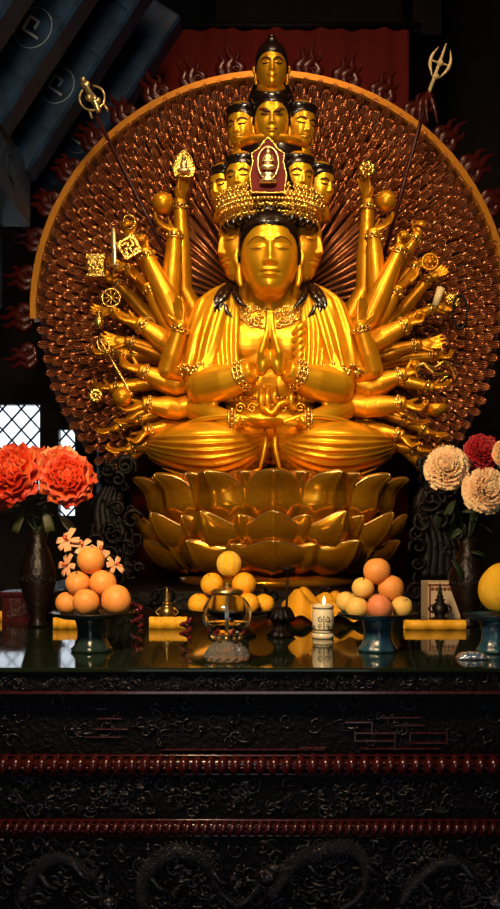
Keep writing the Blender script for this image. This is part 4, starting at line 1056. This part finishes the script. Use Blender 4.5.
# ---- silver wrapper
WP = T(472, 659); k = WP.y/F
e = empty('foil_packet', WP, 'small silver and blue foil packet near the table edge', 'packet')
m = MB(); rows = []
for i in range(13):
    t = i/12; x = (-15+30*t)*k; h = (1.5+6*sin(PI*t)**.35)*k; d = 9*k
    rows.append([WP+Vector((x, -d+2*d*j/6, (h*(1-((j-3)/3.2)**2)**.5+.001+.6*k*sin(i*2+j)))) for j in range(7)]+[WP+Vector((x, d-2*d*j/6, .0006)) for j in range(7)])
m.grid(rows, True, False, True); fb = m.build('wrapper', 'foil', e)
m = MB()
for x in (-6, -1, 4): m.ell(WP+Vector((x*k, -7.2*k, 4.6*k)), (1.8*k, 1*k, 1.8*k), None, 8, 6)
m.build('printed_dots', 'foilblue', fb)
# ---- big pomelo on its stand at the edge
QP = T(494, 652); Yq = QP.y
pedestal_plate(QP, 30*Yq/F, (652-618)*Yq/F, 16*Yq/F, 'dark blue glazed pedestal dish holding one big pomelo', 'blueware')
fruit('pomelo', 500, 590, 21.5, Yq, 'large yellow pomelo on the dish beside the cream carnations', 'pomelo')
# ---- cream box and red lacquer box at the back
c = T(447, 618); k = c.y/F
m = MB(); x0 = (428-250)*k; x1 = (470-250)*k; m.box((x0, c.y, TT), (x1, c.y+.16, TT+36*k)); m.mi = 1
for a, b in (((x0, TT+33*k), (x1, TT+33*k)), ((x0+.008, TT), (x0+.008, TT+34*k)), ((x1-.008, TT), (x1-.008, TT+34*k))): m.bar((a[0], c.y-.001, a[1]), (b[0], c.y-.001, b[1]), .008, .004)
for i in range(9): m.ell((x0+.02+i*(x1-x0-.04)/8, c.y, TT+29*k), (2*k, .002, 2*k), None, 8, 6)
one('cream_box', m, ['box', 'boxline'], 'cream box with a brown border behind the bronze vase', 'box')
c = T(32, 622); k = c.y/F
m = MB(); m.box(((2-250)*k, c.y, TT), ((52-250)*k, c.y+.2, TT+26*k)); m.box(((-2-250)*k, c.y-.01, TT+26*k), ((55-250)*k, c.y+.21, TT+30*k))
for i in range(50): m.spiral(((random.uniform(4, 50)-250)*k, c.y-.003, TT+random.uniform(4, 23)*k), random.uniform(2, 4.5)*k, 1.3, .7*k, random.random()*6, random.choice((-1, 1)))
one('lacquer_box', m, 'lacquer_red', 'low dark red lacquer box with carved sides below the red peonies', 'box')
# red bead strings
def beads(px, py, n, label):
    c = T(px, py); k = c.y/F; m = MB()
    for i in range(n):
        a = i*.62; m.ell(c+Vector((5*k*cos(a)*(1 if i % 2 else .6), 4*k*sin(a), (1.8+i*.9)*k)), 2*k, None, 8, 6)
    one('bead_string', m, 'gem', label, 'beads')
beads(186, 640, 22, 'heap of dark red beads beside the yellow strip near the oil lamp')
beads(137, 628, 26, 'dark red beads heaped beside the pyramid of orange peaches')

# ================================================================== FLOWERS
def ruffle(m, base, d, up, L, W, curl, fr, rnd, mi=0, nu=7, nv=5):
    """one petal from base along d, bending towards up"""
    sd = d.cross(up).normalized(); rows = []; ph = rnd.random()*6
    for i in range(nv+1):
        v = i/nv; ce = base+d*L*v*cos(curl*v*.5)+up*L*v*sin(curl*v); w = W*sin(min(1, v*.85+.15)*PI*.62)
        rows.append([ce+sd*w*(-1+2*j/nu)+up*(-.25*W*(1-(-1+2*j/nu)**2)*-1*.4+fr*v*v*W*sin(j*2.3+ph)) for j in range(nu+1)])
    m.mi = mi; m.grid(rows, False)
def bloom(name, c, r, face, kind, mats, label, cat, group=None, seed=1, stem_to=None):
    rnd = random.Random(seed); e = empty(name, c, label, cat, group); f = Vector(face).normalized()
    t1 = f.cross(Vector((0, 0, 1))).normalized(); t2 = f.cross(t1); m = MB()
    lay = {'peony': ((9, .0, 1.0, .62, .1), (9, .25, .95, .6, .5), (9, .5, .85, .55, .9), (8, .75, .72, .5, 1.2), (7, 1.05, .6, .4, 1.5), (6, 1.3, .5, .32, 1.6)),
           'carn': ((20, -.25, 1.0, .20, .2), (20, .0, 1.0, .20, .3), (19, .22, .98, .19, .4), (18, .42, .96, .18, .5), (17, .6, .94, .17, .5), (15, .78, .92, .16, .5), (13, .96, .90, .15, .5), (11, 1.12, .88, .14, .5), (8, 1.28, .86, .13, .4), (5, 1.42, .85, .12, .4)),
           'lily': ((3, .45, 1.0, .30, -.7), (3, .3, .95, .26, -.6))}[kind]
    for li, (n, el, L, W, cu) in enumerate(lay):
        for i in range(n):
            a = 2*PI*(i+.5*(li % 2)+rnd.uniform(-.15, .15))/n; el2 = el+rnd.uniform(-.08, .08)
            rad = t1*cos(a)+t2*sin(a); d = rad*cos(el2)+f*sin(el2); up = f*cos(el2)-rad*sin(el2)
            ruffle(m, c+d*r*.05, d, up, r*L*rnd.uniform(.9, 1.06), r*W, cu*.5, .42 if kind == 'carn' else .16, rnd, rnd.randrange(len(mats)) if kind != 'lily' else 0)
    b = m.build('petals', mats, e); sm = b.modifiers.new('s', 'SOLIDIFY'); sm.thickness = r*.015
    if kind == 'lily':
        m = MB()
        for i in range(5): a = i*1.25; m.tube([c, c+f*r*.6+t1*cos(a)*r*.15+t2*sin(a)*r*.15], r*.025, 5); m.ell(c+f*r*.62+t1*cos(a)*r*.15+t2*sin(a)*r*.15, r*.06, None, 6, 5)
        m.build('stamens', 'redpetal', e)
    if stem_to is not None:
        m = MB(); s_ = c-f*r*.2; m.tube(bez([s_, s_.lerp(stem_to, .5)-f*r*.2, stem_to], 6), r*.055, 6); m.ell(c-f*r*.08, r*.16, None, 10, 8); m.build('stem', 'stem', e)
        m = MB()
        for i in range(3):
            q0 = s_.lerp(stem_to, .2+.2*i); dd = Vector((rnd.uniform(-1, 1), rnd.uniform(-.8, .2), rnd.uniform(-.3, .6))).normalized()
            ruffle(m, q0, dd, Vector((0, 0, 1)), r*.9, r*.2, -.5, .02, rnd)
        m.build('leaves', 'leaf', e)
    return e
def vase(loc, k, h, label, ms='bronze'):
    e = empty('flower_vase', loc, label, 'vase'); m = MB()
    m.lathe([(9*k, 0), (11*k, 2*k), (7*k, 6*k), (8*k, 12*k), (17*k, h*.42*k), (18*k, h*.58*k), (12*k, h*.78*k), (7.5*k, h*.88*k), (11*k, h*k), (10*k, h*k), (6*k, h*.86*k), (2*k, h*.8*k)], loc, 40); b = m.build('body', ms, e)
    m = MB()
    for i in range(22):
        a = 2*PI*i/22; m.spiral(loc+Vector((17.8*k*sin(a), -17.8*k*cos(a), h*.5*k)), 3.6*k, 1.2, .8*k, i, 1, ax=((cos(a), sin(a), 0), (0, 0, 1)))
    m.build('relief', ms, e)
Yv = 3.55
v1 = P(38, 0, Yv); v1.z = TT; vk = Yv/F; vase(v1, vk, 96, 'dark bronze vase holding the red and orange peonies')
top1 = v1+Vector((0, 0, 92*vk))
pg = 'silk peonies in the dark vase'
bloom('peony', P(14, 476, Yv-.16), 29*(Yv-.1)/F, (-.25, -1, .45), 'peony', ['redpetal', 'orangepetal', 'redpetal'], 'deep red peony at the outer side of the bunch, in front of the lattice window', 'flower', pg, 3, top1)
bloom('peony', P(67, 480, Yv-.2), 25*(Yv-.15)/F, (.2, -1, .35), 'peony', ['orangepetal', 'redpetal'], 'orange-red peony nearest the lotus throne', 'flower', pg, 5, top1)
bloom('peony', P(60, 472, Yv+.05), 26*Yv/F, (.5, -.6, .6), 'peony', ['peachpetal', 'orangepetal'], 'pale peach peony showing behind the orange-red one', 'flower', pg, 8, top1)
bloom('peony', P(-8, 488, Yv-.1), 24*Yv/F, (-.4, -1, .0), 'peony', ['redpetal'], 'small red peony lowest in the bunch, at the outer edge', 'flower', pg, 9, top1)
bloom('peony', P(36, 466, Yv+.1), 20*Yv/F, (-.1, -.6, .9), 'peony', ['redpetal', 'orangepetal'], 'red peony at the top back of the bunch', 'flower', pg, 10, top1)
def spray(items, m_, label, sd, W):
    rnd = random.Random(sd); e = empty('leaf_spray', P(items[0][0], items[0][1], Yv), label, 'leaves')
    for (px, py, dx, dz, L) in items:
        m = MB(); ruffle(m, P(px, py, Yv-.06), Vector((dx, -.3, dz)).normalized(), Vector((0, -.6, .8)), L*vk, W*vk, -.4, .03, rnd)
        m.build('leaf', m_, e).modifiers.new('s', 'SOLIDIFY').thickness = .002
spray(((20, 505, -.9, -.1, 22), (24, 512, -.5, -.8, 18), (58, 515, .8, -.5, 20), (44, 505, .3, -.9, 22)), 'leaf_y', 'pale leaves hanging under the red peonies', 4, 5)
v2 = P(468, 0, Yv); v2.z = TT; vase(v2, vk, 88, 'dark vase holding the cream carnations and the crimson one')
top2 = v2+Vector((0, 0, 84*vk)); cg = 'carnations in the dark vase'
bloom('carnation', P(447, 469, Yv-.16), 21.5*(Yv-.1)/F, (-.2, -1, .3), 'carn', ['creampetal'], 'large cream-pink carnation nearest the lotus throne', 'flower', cg, 13, top2)
bloom('carnation', P(485, 491, Yv-.24), 21.5*(Yv-.15)/F, (.1, -1, .2), 'carn', ['creampetal'], 'large cream-pink carnation, the lowest in the bunch', 'flower', cg, 14, top2)
bloom('carnation', P(481, 453, Yv+.0), 18*Yv/F, (.1, -1, .4), 'carn', ['crimson'], 'crimson carnation between the cream-pink ones', 'flower', cg, 15, top2)
bloom('carnation', P(505, 455, Yv-.1), 14*Yv/F, (.4, -1, .3), 'carn', ['creampetal', 'peachpetal'], 'pale carnation cut by the edge beside the crimson one', 'flower', cg, 16, top2)
spray(((462, 512, .9, .3, 20), (450, 540, .5, .8, 22), (452, 560, .6, -.6, 18), (470, 552, .9, .1, 16), (440, 530, -.2, .9, 22)), 'leaf', 'dark leaves hanging under the cream carnations', 5, 4)
# orange lilies behind the peaches
Yy = 3.25; v3 = P(88, 0, Yy); v3.z = TT
e = empty('lily_vase', v3, 'small dark vase hidden behind the orange peaches, holding the lilies', 'vase'); m = MB(); kk = Yy/F
m.lathe([(8*kk, 0), (9*kk, 2*kk), (6*kk, 8*kk), (10*kk, 24*kk), (8*kk, 38*kk), (6*kk, 44*kk), (8*kk, 50*kk), (5*kk, 49*kk)], v3, 32); m.build('body', 'bronze', e)
top3 = v3+Vector((0, 0, 48*kk)); lg = 'orange lilies behind the peaches'
for i, (px, py, r, fx, fz, lb) in enumerate(((68, 541, 13, -.3, .5, 'pale orange lily highest in the spray'), (82, 547, 11, .1, .8, 'pale orange lily just above the top peach'), (99, 551, 11, .5, .7, 'pale orange lily leaning out beside the top peach'), (68, 565, 12, -.7, .2, 'pale orange lily beside the middle tier of orange peaches, outer side'), (115, 565, 10, .7, .4, 'pale orange lily beside the middle tier of orange peaches, throne side'))):
    bloom('lily', P(px, py, Yy-.06), r*Yy/F*.95, (fx, -.8, fz), 'lily', ['lilyp'], lb, 'flower', lg, 30+i, top3)

# ================================================================== THE HALL
XL, XR, YN, YF, ZT = -5.0, 5.0, -3.2, 9.7, 8.2
mb = MB(); mb.box((XL, YN, -.1), (XR, YF, 0)); struct(mb.build('floor', 'floorm', None))
mb = MB(); mb.box((XL-.2, YN, 0), (XL, YF, ZT)); struct(mb.build('wall_left', 'wallm', None))
mb = MB(); mb.box((XR, YN, 0), (XR+.2, YF, ZT)); struct(mb.build('wall_right', 'wallm', None))
mb = MB(); mb.box((XL-.2, YN, ZT), (XR+.2, YF+.2, ZT+.2)); struct(mb.build('ceiling', 'wallm', None))
mb = MB(); mb.box((XL-.2, YN-.2, 0), (-1.1, YN, ZT)); mb.box((1.1, YN-.2, 0), (XR+.2, YN, ZT)); mb.box((-1.1, YN-.2, 2.4), (1.1, YN, ZT)); struct(mb.build('wall_front', 'wallm', None))
# back wall with lattice windows
def wx(px): return (px-250)*YF/F
def wz(py): return ZC-(py-HY)*YF/F
WIN = [(-45, 41, 403, 492), (57, 76, 428, 517), (103, 105, 488, 545), (462, 474, 552, 584), (491.5, 494.5, 436, 458)]
mb = MB(); xs = sorted({XL, XR} | {wx(a) for w in WIN for a in w[:2]})
for x0, x1 in zip(xs, xs[1:]):
    xm = (x0+x1)/2; ws = [w for w in WIN if wx(w[0]) < xm < wx(w[1])]
    if not ws: mb.box((x0, YF, 0), (x1, YF+.2, ZT))
    else: mb.box((x0, YF, 0), (x1, YF+.2, wz(ws[0][3]))); mb.box((x0, YF, wz(ws[0][2])), (x1, YF+.2, ZT))
struct(mb.build('wall_back', 'wallm', None))
for i, (a, b, c_, d) in enumerate(WIN):
    x0, x1, z0, z1 = wx(a), wx(b), wz(d), wz(c_); m = MB(); w = .03 if b-a > 6 else .006
    for p, q in (((x0, z0), (x1, z0)), ((x1, z0), (x1, z1)), ((x1, z1), (x0, z1)), ((x0, z1), (x0, z0))): m.bar((p[0], YF+.05, p[1]), (q[0], YF+.05, q[1]), w, .08)
    wd = m.build('window_%d' % (i+1), 'frame', None); struct(wd)
    if b-a > 10:
        m = MB(); s_ = .215; kx = x0-(z1-z0)-1
        while kx < x1+(z1-z0)+1:
            for sg in (-1, 1):      # clip the diagonal to the opening
                t0, t1 = -9, 9; zc_ = z0
                za = [(x0-kx)*1.1*sg+zc_, (x1-kx)*1.1*sg+zc_]; lo, hi = max(min(za), z0), min(max(za), z1)
                if hi > lo+.01: m.bar((kx+(lo-zc_)/(1.1*sg), YF+.05, lo), (kx+(hi-zc_)/(1.1*sg), YF+.05, hi), .017, .02)
            kx += s_/1.05
        m.build('lattice', 'frame', wd)
    m = MB(); m.box((x0, YF+.09, z0), (x1, YF+.094, z1)); m.build('pane', 'glass', wd)
# red cloth hanging behind the halo
m = MB(); Yk = 7.7; x0, x1 = P(131, 0, Yk).x, P(409, 0, Yk).x; z0, z1 = 1.0, P(0, 26, Yk).z; n = 90
rows = [[Vector((x0+(x1-x0)*j/n, Yk+.012*sin(j*.9)+.012*sin(j*.37), z)) for j in range(n+1)] for z in (z0, (z0+z1)/2, z1)]
m.grid(rows, False); o = m.build('hanging_cloth', 'redwall', None); o.modifiers.new('s', 'SOLIDIFY').thickness = .01
tag(o, 'dull red cloth hanging behind the top of the halo', 'cloth')
m = MB(); m.tube([(x0-.1, Yk, z1), (x1+.1, Yk, z1)], .03, 10); m.box((x0-.3, Yk+.1, z1-.02), (x0-.05, Yk+.3, ZT)); m.box((x1+.05, Yk+.1, z1-.02), (x1+.3, Yk+.3, ZT)); m.build('hanging_rail', 'lacquer_plain', o)
# posts at the back
for nm, px, Y in (('wooden_post', 118, 8.6), ('wooden_post', 425, 8.2)):
    c = P(px, 0, Y); m = MB(); m.lathe([(.26, 0), (.26, .12), (.2, .2), (.2, ZT)], (c.x, Y, 0), 32); o = m.build(nm, 'lacquer_plain', None); tag(o, None, None, None, 'structure'); o.name = 'trim_%d' % (1 if px < 200 else 2)
# blue painted rafters at upper left
def rafter(Y, i):
    e = empty('painted_rafter', (0, Y, 0), None, None); s_ = Y/6.2
    a = P(14, 122, Y); d = Vector((55, 0, 85)).normalized(); nn = Vector((d.z, 0, -d.x)); k = Y/F
    return a, d, nn, k, e
blues = ['nearest blue painted rafter, cut by the top corner', 'second blue painted rafter with a bold white key motif', 'third blue painted rafter, its white motif next to the ring staff', 'fourth blue painted rafter behind the ring staff', 'furthest blue painted rafter, nearly lost in shadow']
for i, Y in enumerate((5.0, 5.65, 6.35, 7.15, 8.05)):
    X0, Z0 = (14-250)*5.65/F, ZC-(118-HY)*5.65/F                 # same X,Z line for all rafters
    d = Vector((.545, 0, .838)); nn = Vector((0, 1, 0)); e = empty('painted_rafter', (X0, Y, Z0), blues[i], 'rafter')
    L = 2.1-.12*i; m = MB(); mx = Matrix(((d.x, 0, -d.z, X0), (0, 1, 0, Y), (d.z, 0, d.x, Z0), (0, 0, 0, 1)))
    m.box((-.12, -.11, 0), (L, .11, .30), mx); o = m.build('beam', 'blue', e); o.modifiers.new('b', 'BEVEL').width = .02
    m = MB(); pts = lambda u, w: mx @ Vector((u, -.116, w))
    for (u0, w0, u1, w1) in ((.46, .09, .46, .20), (.46, .20, .55, .20), (.55, .20, .55, .14), (.50, .14, .55, .14)): m.bar(pts(u0, w0), pts(u1, w1), .014, .01)
    m.build('painted_key', 'white', e); m = MB()
    m.tube([pts(.50+.13*cos(q), .15+.11*sin(q)) for q in [2*PI*j/28 for j in range(28)]], .0025, 5, closed=True)
    m.build('painted_ring', 'white', e); m = MB()
    m.tube([pts(-.04+.022*cos(q), .15+.022*sin(q)) for q in [2*PI*j/16 for j in range(16)]], .006, 6, closed=True)
    m.build('painted_dot', 'white', e)
    for u in (.2, .82, 1.2): m = MB(); m.bar(pts(u, .03), pts(u+.03, .27), .004, .008); m.build('painted_line', 'blue', e)
    # underside face is part of the same beam
e = empty('roof_boarding', ((0-250)*6/F-.2, 6.3, 4.1), 'dark blue roof boarding filling the gaps over the painted rafters', 'boarding')
m = MB(); d = Vector((.545, 0, .838)); X0, Z0 = (14-250)*5.65/F, ZC-(118-HY)*5.65/F
mx = Matrix(((d.x, 0, -d.z, X0), (0, 1, 0, 0), (d.z, 0, d.x, Z0), (0, 0, 0, 1))); m.box((-.3, 4.2, .30), (2.6, 8.6, .35), mx); m.build('board', 'bluedark', e)
e = empty('eaves_beam', (X0-.2, 6.3, Z0-.3), 'long blue eaves beam under the ends of the painted rafters', 'beam')
m = MB(); m.box((X0-.30, 4.0, Z0-.42), (X0-.08, 6.4, Z0-.02)); m.build('beam', 'blue', e)
m = MB()
for i in range(6): m.bar((X0-.074, 4.3+i*.32, Z0-.30), (X0-.074, 4.4+i*.32, Z0-.14), .03, .01)
for i in range(6): m.tube([(X0-.076, 4.25+i*.32+.08*cos(q), Z0-.22+.08*sin(q)) for q in [2*PI*j/18 for j in range(18)]], .006, 5, closed=True)
m.build('painted_motif', 'bluedark', e)
m = MB(); m.box((X0-.5, 4.0, Z0-1.0), (X0-.28, 6.4, Z0-.42))
o = m.build('lower_board', 'blue', e)

# ================================================================== LIGHT
def area(name, loc, tgt, size, power, col, sy=None, spread=PI):
    l = bpy.data.lights.new(name, 'AREA'); l.energy = power; l.color = col; l.size = size; l.shape = 'RECTANGLE'; l.size_y = sy or size; l.spread = spread
    o = bpy.data.objects.new(name, l); C.objects.link(o); o.location = loc
    o.rotation_euler = (Vector(tgt)-Vector(loc)).to_track_quat('-Z', 'Y').to_euler(); return o
def spot(name, loc, tgt, power, col, ang, blend=.6, r=.12):
    l = bpy.data.lights.new(name, 'SPOT'); l.energy = power; l.color = col; l.spot_size = math.radians(ang); l.spot_blend = blend; l.shadow_soft_size = r
    o = bpy.data.objects.new(name, l); C.objects.link(o); o.location = loc
    o.rotation_euler = (Vector(tgt)-Vector(loc)).to_track_quat('-Z', 'Y').to_euler(); return o
W_ = (1., .74, .42)
spot('ceiling_spot', (-1.6, 2.7, 6.4), S(256, 375), 370, W_, 36, 1., .16)
spot('ceiling_spot', (2.0, 2.7, 6.4), S(284, 375), 370, W_, 36, 1., .16)
area('front_lamp', (.13, 1.4, 4.9), S(270, 320), .8, 30, W_, .4, 1.3)
area('halo_fill', (.13, 4.0, 6.8), S(270, 270, .6), 1.6, 52, (1., .62, .38), .5)  # added warm fill, turned up to brighten the halo hands
area('altar_fill', (-.5, 1.3, 2.6), (.1, 4.2, 1.5), .4, 23, (1., .70, .38), .3, 1.7)  # fill added low in front to warm the lotus petals and fruit
area('front_glint_fill', (-1.4, -2.9, 4.6), (0, 2.4, .9), 1.2, 17, (.45, .60, 1.), .8)  # front daylight, added high for glints on the carving; no transom window there
area('rafter_fill', (-4.2, 2.5, 5.0), (-1.6, 6, 4.8), 1.0, 1.2, (.30, .58, 1.), 1.0, 1.2)  # added cool fill to bring up the blue rafters; the roof has no opening
w = bpy.data.worlds.new('daylight'); bpy.context.scene.world = w; w.use_nodes = True
w.node_tree.nodes['Background'].inputs[0].default_value = (.80, .90, 1., 1); w.node_tree.nodes['Background'].inputs[1].default_value = 1.7

finish_remesh()
cam = bpy.data.cameras.new('camera'); co = bpy.data.objects.new('camera', cam); C.objects.link(co)
co.location = (0, 0, ZC); co.rotation_euler = (PI/2, 0, 0); cam.sensor_width = 36; cam.sensor_fit = 'AUTO'; cam.lens = F/909*36; cam.shift_y = (HY-454.5)/909; cam.clip_end = 100
sc = bpy.context.scene; sc.camera = co
sc.view_settings.view_transform = 'Standard'; sc.view_settings.look = 'None'; sc.view_settings.gamma = 1; sc.view_settings.exposure = 0; sc.view_settings.use_curve_mapping = False
sc.cycles.max_bounces = 8; sc.cycles.caustics_reflective = False; sc.cycles.sample_clamp_indirect = 4
